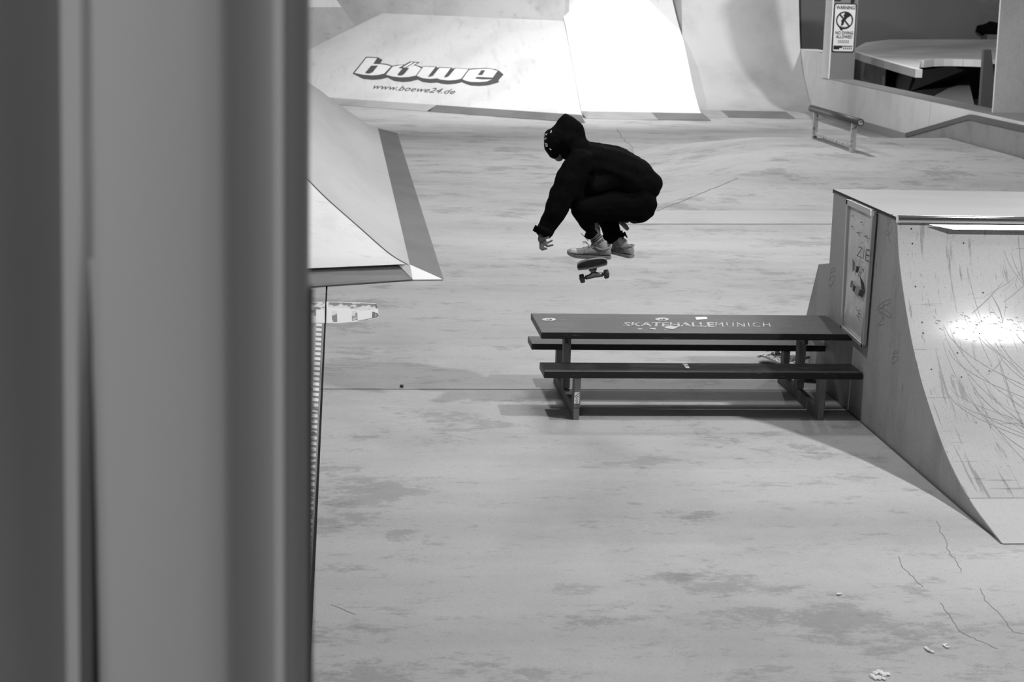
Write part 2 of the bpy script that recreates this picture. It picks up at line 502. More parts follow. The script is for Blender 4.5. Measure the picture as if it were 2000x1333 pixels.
c0 = oy(1938, 57, 47.8)
for v in bm.verts:
    k = 1+0.35*noise.noise(v.co*2.1)
    v.co = Vector((v.co.x*0.42*k, v.co.y*0.2*k, v.co.z*0.19*k)) + c0
from_bm('cloth_heap', bm, M_CLOTH, bl, True)
z0 = oy(1938, 67, 47.8)
tag(box('storage_block', (z0.x-0.25, 47.5, 0), (z0.x+1.5, 47.96, z0.z), M_WALL_DARK), 'grey block under the black bundle at the far right', 'block')

# ------------------------------------------------------------------ curved ramps at the back


def smooth_profile(pts, n=4):
    """Catmull-Rom through profile points"""
    out = []
    P = [pts[0]]+list(pts)+[pts[-1]]
    for i in range(1, len(P)-2):
        for k in range(n):
            t = k/n
            a, b, c, d = P[i-1], P[i], P[i+1], P[i+2]
            out.append(tuple(0.5*((2*b[j])+(-a[j]+c[j])*t+(2*a[j]-5*b[j]+4*c[j]-d[j])*t*t+(-a[j]+3*b[j]-3*c[j]+d[j])*t**3) for j in range(2)))
    out.append(tuple(pts[-1]))
    return out


def surface(name, prof, x0, x1, m, parent, thick=0.02):
    """curved riding sheet, profile in the depth/height plane"""
    n = len(prof)
    v, f = [], []
    for x in (x0, x1):
        v += [(x, y, z) for y, z in prof]
    for i in range(n):
        a = Vector((prof[max(i-1, 0)]))
        b = Vector((prof[min(i+1, n-1)]))
        t = (b-a).normalized()
        nn = Vector((t.y, -t.x))
        v.append((x0, prof[i][0]+nn.x*thick, max(prof[i][1]+nn.y*thick, 0.0)))
    for i in range(n):
        q = v[2*n+i]
        v.append((x1, q[1], q[2]))
    for i in range(n-1):
        f.append((i, i+1, n+i+1, n+i))
        f.append((2*n+i, 3*n+i, 3*n+i+1, 2*n+i+1))
        f.append((i, 2*n+i, 2*n+i+1, i+1))
        f.append((n+i, n+i+1, 3*n+i+1, 3*n+i))
    f.append((0, n, 3*n, 2*n))
    f.append((n-1, 3*n-1, 4*n-1, 2*n-1))
    o = obj(name, v, f, m, parent)
    for p in o.data.polygons:
        p.use_smooth = True
    o.data.set_sharp_from_angle(angle=math.radians(35))
    return o


def back_quarter(label, prof, x0, x1, m, plates):
    r = thing('quarter_pipe', label, 'ramp', ((x0+x1)/2, prof[0][0], 0), 'quarter pipes along the back of the hall')
    sp = smooth_profile(prof)
    yb, zt = sp[-1][0]+1.6, sp[-1][1]
    nsheet = 1
    for k in range(nsheet):
        a = x0+(x1-x0)*k/nsheet
        b = x0+(x1-x0)*(k+1)/nsheet
        surface('ride_sheet', sp, a+0.003, b-0.003, m, r, 0.03)
    for x in (x0+0.004, x1-0.034):
        poly = [(x, y+0.035, max(z-0.03, 0)) for y, z in sp] + [(x, yb, zt-0.03), (x, yb, 0)]
        prism('side_panel', poly, (0.03, 0, 0), M_SIDE, r)
    box('platform', (x0, sp[-1][0], zt-0.04), (x1, yb, zt), M_PLY, r)
    for (a, b, mm) in plates:
        prism('threshold_plate', [(a, prof[0][0]-0.62, 0.004), (b, prof[0][0]-0.62, 0.004), (b, prof[0][0]+0.25, 0.085), (a, prof[0][0]+0.25, 0.085)], (0, 0, 0.012), mm, r)
    return r


back_quarter('bright white curved quarter pipe right of the lettered bank',
             [(38.0, 0.03), (38.5, 0.10), (39.12, 0.40), (39.6, 0.70), (40.15, 1.10), (40.9, 1.60), (41.65, 1.98), (42.4, 2.45), (43.3, 3.05), (44, 3.4)],
             5.2, 7.9, M_PLY_BRIGHT, [(5.2, 6.75, M_PLATE_WORN_LIT), (6.75, 7.9, M_PLATE)])
back_quarter('grey steep quarter pipe beside the low concrete wall',
             [(39.0, 0.02), (39.8, 0.17), (40.3, 0.54), (40.75, 0.93), (41.09, 1.43), (41.37, 2.2), (41.55, 2.8), (41.62, 3.4)],
             7.93, 10.74, M_PLY_GREY, [(7.95, 8.5, M_PLATE_WORN_LIT), (8.5, 10.0, M_PLATE), (10.0, 10.7, M_PLATE_WORN_LIT)])

# bank with lettering
BN = Vector((0.606, 0.796, 0))
BP = Vector((5.009, 36.185, 0))
NB = Vector((-0.427*BN.x, -0.427*BN.y, 1)).normalized()


def ob(u, v, lift=0.0):
    return opl(u, v, BP, NB) + NB*lift


bk = thing('bank_ramp', 'wide pale bank ramp with large outlined lettering on its slope', 'ramp', (2, 40, 0))
face = [ob(1136, 225.6), ob(1101.5, 40.5), ob(752, 25.5), ob(746.5, 26), ob(602, 97.6), ob(560, 119), ob(540, 184), ob(635, 191)]
prism('slope_sheet', face, -NB*0.04, M_PLY, bk)
e = [Vector((p.x, p.y, 0)) for p in face]
for i in (0, 1, 2, 4):
    a, b = face[i]-NB*0.04, face[i+1]-NB*0.04
    prism('side_panel', [a, b, e[i+1], e[i]], (0.02, 0.03, 0), M_SIDE, bk)
for (u0, u1, mm) in ((640, 833, M_PLATE_WORN_LIT), (833, 1141, M_PLATE)):  # light on the left stretch is put into its paler plate colour
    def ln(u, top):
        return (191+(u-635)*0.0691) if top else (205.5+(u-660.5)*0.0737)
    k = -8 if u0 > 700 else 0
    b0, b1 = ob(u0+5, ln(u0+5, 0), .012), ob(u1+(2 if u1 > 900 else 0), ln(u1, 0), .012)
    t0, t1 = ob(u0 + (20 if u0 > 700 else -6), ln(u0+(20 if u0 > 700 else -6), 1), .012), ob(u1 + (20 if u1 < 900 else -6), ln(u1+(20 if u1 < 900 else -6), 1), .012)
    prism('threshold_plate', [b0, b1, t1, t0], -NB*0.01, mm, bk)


def lg(x, y, l):
    return ob(680+x/6.25, 100+y/6.25, l)


def flat(name, pts, l, m):
    return prism(name, [lg(x, y, l) for x, y in pts], -NB*0.003, m, bk)


M_INK = mat('dark_logo_paint', 0.075, 0.6)
M_FILL = mat('pale_logo_paint', 0.70, 0.55, layers=[(0.9, ONE, 0.4, 0.7, 0.9, 4)])
flat('letter_shadow', [(55, 275), (220, 68), (365, 76), (420, 108), (392, 150), (470, 155), (540, 180), (600, 170), (690, 165), (830, 170), (905, 195), (920, 183), (1075, 188), (1090, 205), (1118, 196), (1260, 203), (1282, 215), (1310, 205), (1480, 216), (1560, 210), (1680, 206), (1800, 222), (1850, 245), (1897, 287), (1840, 350), (1838, 382), (1780, 400), (1700, 420), (1600, 428), (1500, 422), (1430, 400), (1390, 380), (1310, 400), (1220, 408), (1140, 400), (1090, 385), (1000, 390), (910, 378), (850, 350), (760, 372), (670, 380), (560, 365), (480, 325), (400, 345), (300, 352), (180, 340)], 0.004, M_INK)
flat('letter_face', [(80, 270), (225, 84), (352, 88), (305, 160), (400, 163), (470, 172), (522, 190), (440, 275), (370, 292), (290, 298), (180, 290), (110, 275)], 0.008, M_FILL)
flat('letter_hole', [(208, 268), (283, 182), (365, 182), (300, 262), (265, 278), (228, 278)], 0.012, M_INK)
flat('letter_face', [(463, 290), (545, 192), (640, 176), (760, 172), (830, 182), (892, 212), (825, 300), (740, 318), (640, 322), (540, 312)], 0.008, M_FILL)
flat('letter_hole', [(603, 290), (668, 212), (745, 212), (680, 290), (650, 303), (613, 303)], 0.012, M_INK)
flat('umlaut_shadow', [(618, 212), (755, 132), (878, 140), (715, 222)], 0.014, M_INK)
flat('umlaut', [(668, 205), (770, 142), (800, 144), (700, 207)], 0.018, M_FILL)
flat('umlaut', [(716, 211), (818, 147), (846, 149), (742, 213)], 0.018, M_FILL)
flat('letter_face', [(838, 303), (920, 192), (1065, 197), (985, 300), (970, 311), (985, 318), (1012, 315), (1035, 305), (1117, 206), (1250, 212), (1180, 305), (1166, 318), (1185, 325), (1210, 320), (1228, 310), (1312, 213), (1468, 224), (1380, 338), (1310, 355), (1220, 360), (1130, 350), (1085, 335), (1000, 342), (910, 333)], 0.008, M_FILL)
flat('letter_face', [(1395, 345), (1478, 232), (1580, 222), (1680, 218), (1760, 226), (1822, 245), (1765, 325), (1570, 316), (1548, 340), (1640, 350), (1752, 348), (1690, 372), (1600, 380), (1500, 378), (1430, 362)], 0.008, M_FILL)
flat('letter_hole', [(1583, 296), (1628, 238), (1674, 240), (1636, 298)], 0.012, M_INK)
text_on('web_address', 'www.boewe24.de', quadmap(lg(300, 462, .008), lg(1295, 528, .008), lg(330, 402, .008), lg(1325, 470, .008)), M_INK, bk, 0.0, 0.3)

# surfaces behind the bank
d0 = [ob(752, 25.5) + BN*0.02, ob(1101.5, 40.5)+BN*0.02]
rb = thing('rear_block', 'long grey block behind the top edge of the lettered bank', 'block', (d0[0]+d0[1])*0.5)
prism('front_board', [Vector((p.x, p.y, 0.0)) for p in (d0[0]-Vector((1.9, -1.4, 0)), d0[1])] + [Vector((d0[1].x, d0[1].y, 3.2)), Vector((d0[0].x-1.9, d0[0].y+1.4, 3.2))], BN*0.2, M_WALL_FAR, rb)
a, b = opl(1048, 38, d0[0], BN), opl(1094, 39, d0[0], BN)
c, d = opl(1094, -30, d0[0], BN), opl(1066, -30, d0[0], BN)
prism('shadow_side_panel', [p-BN*0.012 for p in (a, b, c, d)], BN*0.01, mat('painted_shadow_grey', 0.10, 0.7), rb)  # shadow side of the block, put in as a dark panel
sb = thing('side_bank', 'scuffed grey slope with pale upper edge behind the lettered bank', 'ramp', ob(602, 97) + Vector((0, 0.5, 0)))
pn = Vector((0.35, 0.9, -0.25)).normalized()
pq = ob(746.5, 26)+Vector((0, 0.35, 0))
prism('slope_sheet', [opl(u, v, pq, pn) for u, v in ((540, 150), (600, 104), (750, 29), (735, 14), (540, 14))], pn*0.05, M_WALL_FAR, sb)
prism('top_edge', [opl(u, v, pq, pn) for u, v in ((540, 14), (735, 14), (728, -40), (540, -40))], pn*0.06, M_PLY, sb)

# ------------------------------------------------------------------ left pyramid
zp = smooth_profile([(0.0, 0.118), (0.13, 0.17), (0.256, 0.245), (0.51, 0.435), (0.82, 0.665), (1.05, 0.86), (1.35, 1.07), (1.7, 1.28)], 3)
py = thing('pyramid_ramp', 'pale curved pyramid ramp with grey steel skirts beside the curtain', 'ramp', (0, 24, 0))
X0, Y0, Y1 = 0.685, 17.10, 32.81
v, f = [], []
for t, z in zp:
    v += [(X0-t, Y0+t, z), (X0-t, Y1-t, z)]
for i in range(len(zp)-1):
    f.append((2*i, 2*i+1, 2*i+3, 2*i+2))
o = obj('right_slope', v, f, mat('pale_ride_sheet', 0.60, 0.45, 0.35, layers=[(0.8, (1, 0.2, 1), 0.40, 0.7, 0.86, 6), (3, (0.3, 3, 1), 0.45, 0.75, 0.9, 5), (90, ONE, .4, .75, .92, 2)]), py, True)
hip = [Vector((X0-t, Y0+t, z+0.003)) for t, z in zp]
ribbon('seam', hip, 0.014, Vector((0.45, -0.45, 0.77)), mat('seam_dark', 0.09, 0.8), py)
# front slope: its lower edge runs a little askew
v, f = [], []
fl = [Vector((-3.2, 15.35, 0.085)), ]
for i, (t, z) in enumerate(zp):
    a = Vector((X0-0.12-t*0.9, Y0+0.09+t, z)) if i == 0 else Vector((X0-t, Y0+t, z))
    if i == 0:
        a = Vector((0.557, 17.19, 0.118))
    v += [(a.x, a.y, a.z), (-3.2, 15.85+t, z)]
for i in range(len(zp)-1):
    f.append((2*i, 2*i+1, 2*i+3, 2*i+2))
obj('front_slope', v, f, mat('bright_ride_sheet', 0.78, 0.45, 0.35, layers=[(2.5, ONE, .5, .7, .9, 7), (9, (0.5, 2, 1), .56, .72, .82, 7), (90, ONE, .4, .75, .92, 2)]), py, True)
v, f = [], []
for t, z in zp:
    v += [(X0-t, Y1-t, z), (-3.2, Y1-t+0.0, z)]
for i in range(len(zp)-1):
    f.append((2*i, 2*i+1, 2*i+3, 2*i+2))
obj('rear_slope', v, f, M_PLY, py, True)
t, z = zp[-1]
prism('top_deck', [(X0-t, Y0+t, z), (X0-t, Y1-t, z), (-3.2, Y1-t, z), (-3.2, 15.85+t, z)], (0, 0, -0.03), M_PLY, py)
prism('skirt_plate', [(1.006, 16.964, 0.006), (1.05, 32.976, 0.006), (0.684, 32.83, 0.106), (0.684, 17.11, 0.106)], (0, 0, 0.01), M_PLATE, py)
prism('skirt_plate', [(-3.2, 15.19, 0.006), (0.699, 16.919, 0.006), (0.557, 17.196, 0.106), (-3.2, 15.84, 0.106)], (0, 0, 0.01), M_PLATE, py)
prism('corner_plate', [(0.705, 16.922, 0.006), (1.0, 16.955, 0.006), (0.684, 17.105, 0.122), (0.56, 17.19, 0.122)], (0, 0, 0.008), mat('bright_corner_steel', 0.82, 0.4, 0.5), py)
a, b = oz(712, 212), oz(722, 238)
prism('rear_skirt_plate', [(0.56, 33.0, 0.01), (0.63, 33.4, 0.01), (-3, 33.6, 0.01), (-3, 32.9, 0.09), (0.5, 32.75, 0.11)], (0, 0, 0.01), M_PLATE_WORN_LIT, py)

# ------------------------------------------------------------------ low funbox under the rail
fb = thing('funbox', 'broad low funbox with shallow slopes in front of the rail', 'ramp', (8, 27, 0))
MZ = 0.34
Av = {'fl': (4.05, 22.25, 0.0), 'fr': (10.6, 22.65, 0.0), 'bl': (5.15, 30.9, 0.0), 'br': (10.6, 32.5, 0.0),
      'tfl': (6.75, 26.4, MZ), 'tfr': (10.6, 26.7, MZ), 'tbl': (7.15, 29.8, MZ), 'tbr': (10.6, 30.2, MZ)}
k = list(Av)
bm = bmesh.new()
vv = {n: bm.verts.new(Av[n]) for n in k}
for q in (('fl', 'fr', 'tfr', 'tfl'), ('fl', 'tfl', 'tbl', 'bl'), ('tfl', 'tfr', 'tbr', 'tbl'), ('bl', 'tbl', 'tbr', 'br')):
    bm.faces.new([vv[n] for n in q])
bmesh.ops.subdivide_edges(bm, edges=list(bm.edges), cuts=14, use_grid_fill=True)
for i in range(4):
    bmesh.ops.smooth_vert(bm, verts=[v_ for v_ in bm.verts if not v_.is_boundary], factor=0.5, use_axis_x=False, use_axis_y=False, use_axis_z=True)
bmesh.ops.recalc_face_normals(bm, faces=bm.faces)
mound_bvh = BVHTree.FromBMesh(bm)
from_bm('mound', bm, M_FLOOR, fb, True)
q = []
for k in range(25):
    t = k/24
    u, v = 1283+(1440-1283)*t, 413+(349-413)*t + random.uniform(-0.8, 0.8)
    h = mound_bvh.ray_cast(CAM, ray(u, v).normalized())
    if h[0] is not None:
        q.append(h[0]+h[1]*(0.003 if h[1].z > 0 else -0.003))
ribbon('crack', q, 0.012, UP, mat('crack_line', 0.22, 0.9), fb)
prism('front_apron', [(2.9, 21.03, 0.0), (10.6, 21.66, 0.0), (10.6, 22.65, 0.004), (4.05, 22.25, 0.004), (3.0, 22.2, 0.004)], (0, 0, 0.012), mat('pale_apron_concrete', 0.50, 0.6, 0.2, layers=[(1.2, ONE, .4, .7, .9, 5), (60, ONE, .4, .75, .88, 3)]), fb)
prism('edge_angle', [(4.1, 22.21, 0.012), (6.4, 22.40, 0.012), (6.4, 22.43, 0.016), (4.1, 22.24, 0.016)], (0, 0, 0.008), mat('bright_edge_steel', 0.60, 0.4, 0.5), fb)

# rail
rl = thing('grind_rail', 'short flat grind rail with dark top pipe and chipped white posts', 'rail', (8.03, 28.4, MZ-0.02))


def rp(u, v):
    return ox(u, v, 8.03)


ya, yb_ = rp(1590, 277).y, rp(1664, 303).y
za, zb_ = rp(1587, 213).z, rp(1678, 238).z
zt = 0.5*(za+zb_)
yA, yB = rp(1585, 213).y, rp(1681, 239).y
tube('top_pipe', [(8.03, yB, zt), (8.03, yA, zt)], 0.058, M_RAIL_TOP, rl, 16)
tube('pipe_end', [(8.03, yB-0.004, zt), (8.03, yB+0.01, zt)], 0.040, M_RAIL_POST, rl, 16)
for y in (ya, yb_):
    box('post', (7.99, y-0.04, MZ-0.03), (8.07, y+0.04, zt-0.04), M_RAIL_POST, rl, 0.006)
    box('foot_plate', (7.95, y-0.08, MZ-0.03), (8.11, y+0.08, MZ-0.008), M_RAIL_POST, rl)
box('cross_bar', (8.005, min(ya, yb_)+0.04, zt-0.43), (8.055, max(ya, yb_)-0.04, zt-0.38), M_RAIL_POST, rl, 0.005)

# peaked ledge on the right
al = thing('peaked_ledge', 'dark edged grey ledge with a peaked top in front of the low wall', 'ledge', (10.65, 31, 0))
A = [ox(u, v, 10.66) for u, v in ((1770, 290), (1770, 260), (1893, 224), (2000, 247), (2060, 262))]
prism('side_board', [(10.66, A[0].y, 0.0), (10.66, A[1].y, A[1].z-0.06), (10.66, A[2].y, A[2].z-0.07), (10.66, A[3].y, A[3].z-0.07), (10.66, A[4].y, A[4].z-0.07), (10.66, A[4].y, 0)], (0.08, 0, 0), M_LEDGE, al)
for i in (1, 2, 3):
    a, b = A[i], A[i+1]
    prism('edge_strip', [(10.645, a.y, a.z-0.085), (10.645, b.y, b.z-0.085), (10.645, b.y, b.z), (10.645, a.y, a.z)], (0.10, 0, 0), M_LEDGE_TOP, al)

# ------------------------------------------------------------------ quarter pipe on the right
QX, QX1 = 3.56, 8.2
qp = thing('quarter_pipe', 'scratched plywood quarter pipe with shiny steel coping, table against its side', 'ramp', (QX+2, 10.5, 0))
prof = smooth_profile([(8.765, 0.0), (8.96, 0.03), (9.304, 0.092), (9.717, 0.235), (10.145, 0.483), (10.445, 0.722), (10.678, 0.987), (10.85, 1.238), (10.925, 1.44)], 5)
QZ, QB = 1.474, 12.443
lowp = [p for p in prof if p[0] <= 9.31]
surface('ride_sheet', lowp, QX-0.004, QX1, mat('smooth_toe_sheet', 0.52, 0.4, 0.4, layers=[(1.2, ONE, .42, .72, .86, 6), (70, ONE, .4, .75, .9, 2)]), qp, 0.012)
box('seam', (QX-0.004, 8.752, 0.0005), (QX1, 8.766, 0.002), mat('seam_dark', 0.09, 0.8), qp)
box('seam', (QX-0.016, 8.76, 0.0005), (QX-0.001, QB, 0.002), mat('seam_dark', 0.09, 0.8), qp)
highp = [(lowp[-1][0]+0.004, lowp[-1][1]+0.001)] + [p for p in prof if p[0] > 9.31]
surface('ride_sheet', highp, QX-0.004, QX1, M_RIDE, qp, 0.012)
poly = [(QX, y+0.012, max(z-0.012, 0)) for y, z in prof] + [(QX, 10.94, QZ-0.02), (QX, QB, QZ-0.02), (QX, QB, 0.0)]
prism('side_panel', poly, (0.018, 0, 0), M_SIDE, qp)
poly2 = [(QX, QB+0.002, 0), (QX, QB+0.002, 0.93), (QX, 12.73, 0.875), (QX, 12.99, 0.435), (QX, 13.25, 0.0)]
prism('rear_wedge', poly2, (QX1-QX, 0, 0), M_SIDE, qp)
prism('back_panel', [(QX+0.018, QB-0.018, 0.0), (QX1, QB-0.018, 0), (QX1, QB-0.018, QZ-0.02), (QX+0.018, QB-0.018, QZ-0.02)], (0, 0.018, 0), M_SIDE, qp)
box('platform', (QX-0.004, 10.965, QZ-0.02), (QX1, QB+0.006, QZ), mat('worn_platform_sheet', 0.46, 0.5, 0.3, layers=[(0.9, (0.4, 1, 1), .4, .7, .86, 6), (90, ONE, .4, .75, .9, 2)]), qp)
box('platform_edge', (QX-0.006, 10.965, QZ-0.018), (QX-0.004, QB, QZ-0.001), mat('dark_edge_line', 0.05, 0.8), qp)
box('platform_edge', (QX-0.004, QB+0.006, QZ-0.03), (QX1, QB+0.014, QZ-0.002), mat('dark_edge_line', 0.05, 0.8), qp)
tube('coping', [(QX-0.004, 10.935, QZ-0.012), (QX1, 10.935, QZ-0.012)], 0.027, M_CHROME, qp, 20)
prism('coping_glint', [(QX+0.2, 10.912, QZ-0.040), (QX1, 10.912, QZ-0.040), (QX1, 10.892, QZ-0.066), (QX+0.35, 10.892, QZ-0.066)], (0, -0.002, 0), mat('painted_glint_white', 0.9, 0.35, 0.5, 0.3), qp)  # added strip: reflection below the coping put in as near-white colour
for (uu, vv_) in ((1780, 447), (1782, 476), (1874, 449), (1882, 475), (1801, 630), (1803, 651), (1908, 635), (1913, 652), (1819, 722), (1870, 690), (1878, 737), (1788, 560), (1932, 725), (1920, 572)):
    best = None
    for i in range(len(prof)-1):
        (ya_, za_), (yb2, zb2) = prof[i], prof[i+1]
        n_ = Vector((0, -(zb2-za_), (yb2-ya_)))
        q_ = opl(uu, vv_, Vector((0, ya_, za_)), n_)
        if min(za_, zb2)-1e-4 <= q_.z <= max(za_, zb2)+1e-4:
            best = (q_, n_.normalized())
    if best:
        q_, n_ = best
        t1 = Vector((1, 0, 0))
        t2 = n_.cross(t1)
        prism('screw', [q_+n_*0.0005+(t1*math.cos(k*math.pi/4)+t2*math.sin(k*math.pi/4))*0.0055 for k in range(8)], n_*0.001, M_BLACK, qp)

# scuffs left by wheels on the curved sheet
PA = [0.0]
for (a, b) in zip(prof, prof[1:]):
    PA.append(PA[-1]+math.hypot(b[0]-a[0], b[1]-a[1]))


def on_ride(x, s_, lift=0.0012):
    s_ = max(0.0, min(PA[-1]-1e-4, s_))
    i = next(k for k in range(len(PA)-1) if PA[k+1] >= s_)
    t = (s_-PA[i])/(PA[i+1]-PA[i])
    (y0, z0), (y1, z1) = prof[i], prof[i+1]
    n_ = Vector((0, -(z1-z0), y1-y0)).normalized()
    return Vector((x, y0+(y1-y0)*t, z0+(z1-z0)*t)) + n_*lift, n_


random.seed(11)
sv, sf = [], []


def scuff(path, wd):
    base = len(sv)
    pts = [on_ride(*p) for p in path]
    for i, (p, n_) in enumerate(pts):
        t = (pts[min(i+1, len(pts)-1)][0]-pts[max(i-1, 0)][0]).normalized()
        k_ = wd*(0.25+0.75*math.sin(math.pi*(i+0.5)/len(pts)))
        sd = t.cross(n_).normalized()*k_*0.5
        sv.extend([p-sd, p+sd])
        if i:
            b = base+2*i
            sf.append((b-2, b-1, b+1, b))


for k in range(95):                     # long arcs sweeping down to the right
    x0, s0 = random.uniform(3.70, 5.6), random.uniform(1.35, 2.05)
    dx, ln = random.uniform(0.15, 0.95), random.uniform(0.25, 1.0)
    scuff([(x0+dx*(q/9)**1.7, s0-ln*q/9) for q in range(10)], random.uniform(0.0015, 0.0042))
for k in range(40):                     # faint arcs on the upper part
    x0, s0 = random.uniform(3.85, 5.6), random.uniform(2.0, 2.6)
    dx, ln = random.uniform(-0.35, 0.35), random.uniform(0.15, 0.5)
    scuff([(x0+dx*(q/7)**1.5, s0-ln*q/7) for q in range(8)], random.uniform(0.001, 0.003))
for k in range(150):                    # short flecks in a band under the middle
    x0, s0 = random.gauss(4.4, 0.42), random.gauss(2.02, 0.05)
    if x0 > 3.72:
        scuff([(x0+random.uniform(0.008, 0.03)*q/2, s0-random.uniform(-0.004, 0.012)*q/2) for q in range(3)], random.uniform(0.003, 0.006))
for (xa, sa, xb, sb) in ((4.22, 2.35, 3.98, 2.12), (4.12, 1.80, 3.99, 1.66), (4.13, 2.25, 4.17, 2.06), (4.55, 2.5, 4.2, 2.2)):
    scuff([(xa+(xb-xa)*q/7+0.012*math.sin(q/7*math.pi), sa+(sb-sa)*q/7) for q in range(8)], 0.007)
obj('scuff_marks', sv, sf, mat('grey_scuff', 0.31, 0.6), qp, kind='stuff')
for (uc, vc, ru, rv, turns) in ((1735, 445, 9, 30, 2.5), (1726, 610, 16, 26, 4), (1622, 545, 9, 26, 2.0), (1745, 700, 10, 18, 2)):
    path = []
    for k in range(60):
        t = k/59*turns*2*math.pi
        path.append(ox(uc+ru*math.sin(t*1.0)*(0.5+0.5*math.sin(k*.23)), vc+rv*(k/30-1)*0.8+rv*0.3*math.cos(t*1.3), QX-0.0012))
    ribbon('pen_scribble', path, 0.0035, Vector((-1, 0, 0)), mat('faint_pen', 0.26, 0.8), qp)

# poster frame hung on the quarter pipe side
pf = thing('poster', 'wrinkled poster film in an aluminium frame on the quarter pipe side', 'poster', (QX-0.02, 11.7, 1.0))


def pq_(a, b, d=0.0):
    """a 0 far .. 1 near, b 0 bottom .. 1 top on the frame rectangle"""
    far_t, near_t = Vector((0, 11.985, 1.462)), Vector((0, 11.345, 1.462))
    far_b, near_b = Vector((0, 11.93, 0.55)), Vector((0, 11.385, 0.52))
    q = (far_b*(1-a)+near_b*a)*(1-b) + (far_t*(1-a)+near_t*a)*b
    return Vector((QX-0.012-d, q.y, q.z))


for (a0, b0, a1, b1) in ((0, 0, 1, .028), (0, .955, 1, 1), (0, 0, .055, 1), (.925, 0, 1, 1)):
    prism('frame_rail', [pq_(a0, b0), pq_(a1, b0), pq_(a1, b1), pq_(a0, b1)], (-0.028, 0, 0), M_ALU, pf, 0.004)
box('corner_clip', (QX-0.048, 11.345, 1.425), (QX-0.03, 11.385, 1.462), mat('bright_clip', 0.9, 0.2, 0.5, 0.8), pf, 0.003)
NS = 18
v, f = [], []
for j in range(NS+1):
    for i in range(NS+1):
        a, b = 0.05+0.88*i/NS, 0.02+0.93*j/NS
        d = 0.012*noise.noise(Vector((a*2.3, b*3.1, 3.3))) + 0.010*max(0, (0.25-b))*4*(1-a) + 0.006*noise.noise(Vector((a*7, b*5, 1.3)))
        edge = min(a-0.05, 0.93-a, b-0.02, 0.95-b)*12
        v.append(pq_(a, b, 0.008+max(0.0, min(1, edge))*(0.010+d)))
for j in range(NS):
    for i in range(NS):
        q = j*(NS+1)+i
        f.append((q, q+1, q+NS+2, q+NS+1))
sheet = obj('film', v, f, M_SHEET, pf, True)


def pflat(name, pts, m, d=0.032):
    prism(name, [pq_(a, b, d) for a, b in pts], (-0.001, 0, 0), m, pf)


def on_pf(u, v):
    """frame coordinates of a point seen on the film"""
    q = ox(u, v, QX-0.03)
    bb = (q.z-0.535)/(1.462-0.535)
    yf = 11.93*(1-bb)+11.985*bb
    yn = 11.385*(1-bb)+11.345*bb
    return ((yf-q.y)/(yf-yn), bb)


def pxy(pts):  # crop pixels of the poster study (scale 4.3, origin 1640,380)
    return [on_pf(1640+x/4.3, 380+y/4.3) for x, y in pts]


z1, z2, z3, z4 = pxy([(160, 515), (278, 572), (172, 435), (282, 468)])
text_on('lettering', 'ZIE!', quadmap(pq_(*z1, .032), pq_(*z2, .032), pq_(*z3, .032), pq_(*z4, .032)), M_BLACK, pf, -0.02)
pflat('arrow_block', pxy([(160, 598), (185, 608), (170, 655), (150, 655)]), M_BLACK)
pflat('arrow_block', pxy([(205, 620), (218, 625), (218, 650)]), M_BLACK)
pflat('arrow_block', pxy([(188, 680), (222, 740), (226, 800), (205, 795), (195, 740)]), M_BLACK)
pflat('arrow_block', pxy([(190, 790), (226, 805), (210, 858), (172, 842)]), M_BLACK)
pflat('arrow_block', pxy([(133, 765), (155, 770), (140, 818), (125, 810)]), M_BLACK)
pflat('arrow_block', pxy([(155, 770), (190, 790), (168, 842), (138, 822)]), mat('arrow_grey', 0.30, 0.6))
pflat('arrow_block', pxy([(125, 540), (145, 570), (140, 640), (125, 650)]), mat('smudge_grey', 0.16, 0.6))
pflat('arrow_block', pxy([(112, 725), (130, 730), (118, 785), (105, 780)]), mat('smudge_grey', 0.16, 0.6))
for seg in ([(155, 935), (160, 975)], [(165, 975), (190, 965), (172, 1000)], [(160, 1010), (185, 1025), (178, 1045)], [(175, 985), (192, 1000)], [(222, 345), (262, 372)], [(235, 345), (255, 350)], [(112, 270), (130, 275)], [(160, 320), (188, 328)], [(118, 185), (130, 178), (138, 195)], [(190, 235), (210, 232), (205, 262)], [(205, 400), (215, 410)]):
    q = pxy(seg)
    ribbon('pen_mark', [pq_(a, b, 0.033) for a, b in q], 0.006, Vector((-1, 0, 0)), M_GREY_PRINT, pf)

# ------------------------------------------------------------------ picnic table
pt = thing('picnic_table', 'dark low picnic table with two benches and worn white lettering', 'table', (2.45, 12.0, 0))
TX0, TX1 = 1.372, 3.548


def plank(name, x0, x1, y0, y1, z1, th, skew=0.0):
    o = prism(name, [(x0, y0, z1-th), (x1, y0+skew, z1-th), (x1, y1+skew, z1-th), (x0, y1, z1-th)], (0, 0, th), M_TABLE, pt, 0.005)
    o.data.materials.append(M_TABLE_EDGE)
    for p in o.data.polygons:
        if p.normal.y < -0.6:
            p.material_index = 1
    return o


TZ = 0.548
top = plank('tabletop', TX0, TX1, 11.73, 12.42, TZ, 0.046, -0.01)
plank('bench_plank', 1.366, 3.552, 11.445, 11.73, 0.338, 0.048, -0.012)
plank('bench_plank', 1.378, 3.545, 12.362, 12.63, 0.336, 0.046, -0.02)
for x in (1.573, 3.262):
    box('runner', (x, 11.452, 0.0), (x+0.04, 12.60, 0.085), M_POST, pt, 0.004)
    box('leg', (x, 11.448, 0.085), (x+0.045, 11.55, 0.291), M_POST, pt, 0.004)
    box('leg', (x-0.003, 12.02, 0.085), (x+0.047, 12.12, 0.503), M_POST, pt, 0.004)
    box('leg', (x+0.004, 12.46, 0.085), (x+0.05, 12.56, 0.291), M_POST, pt, 0.004)
    box('cross_beam', (x-0.03, 11.80, 0.455), (x-0.002, 12.36, 0.502), M_TABLE, pt, 0.003)


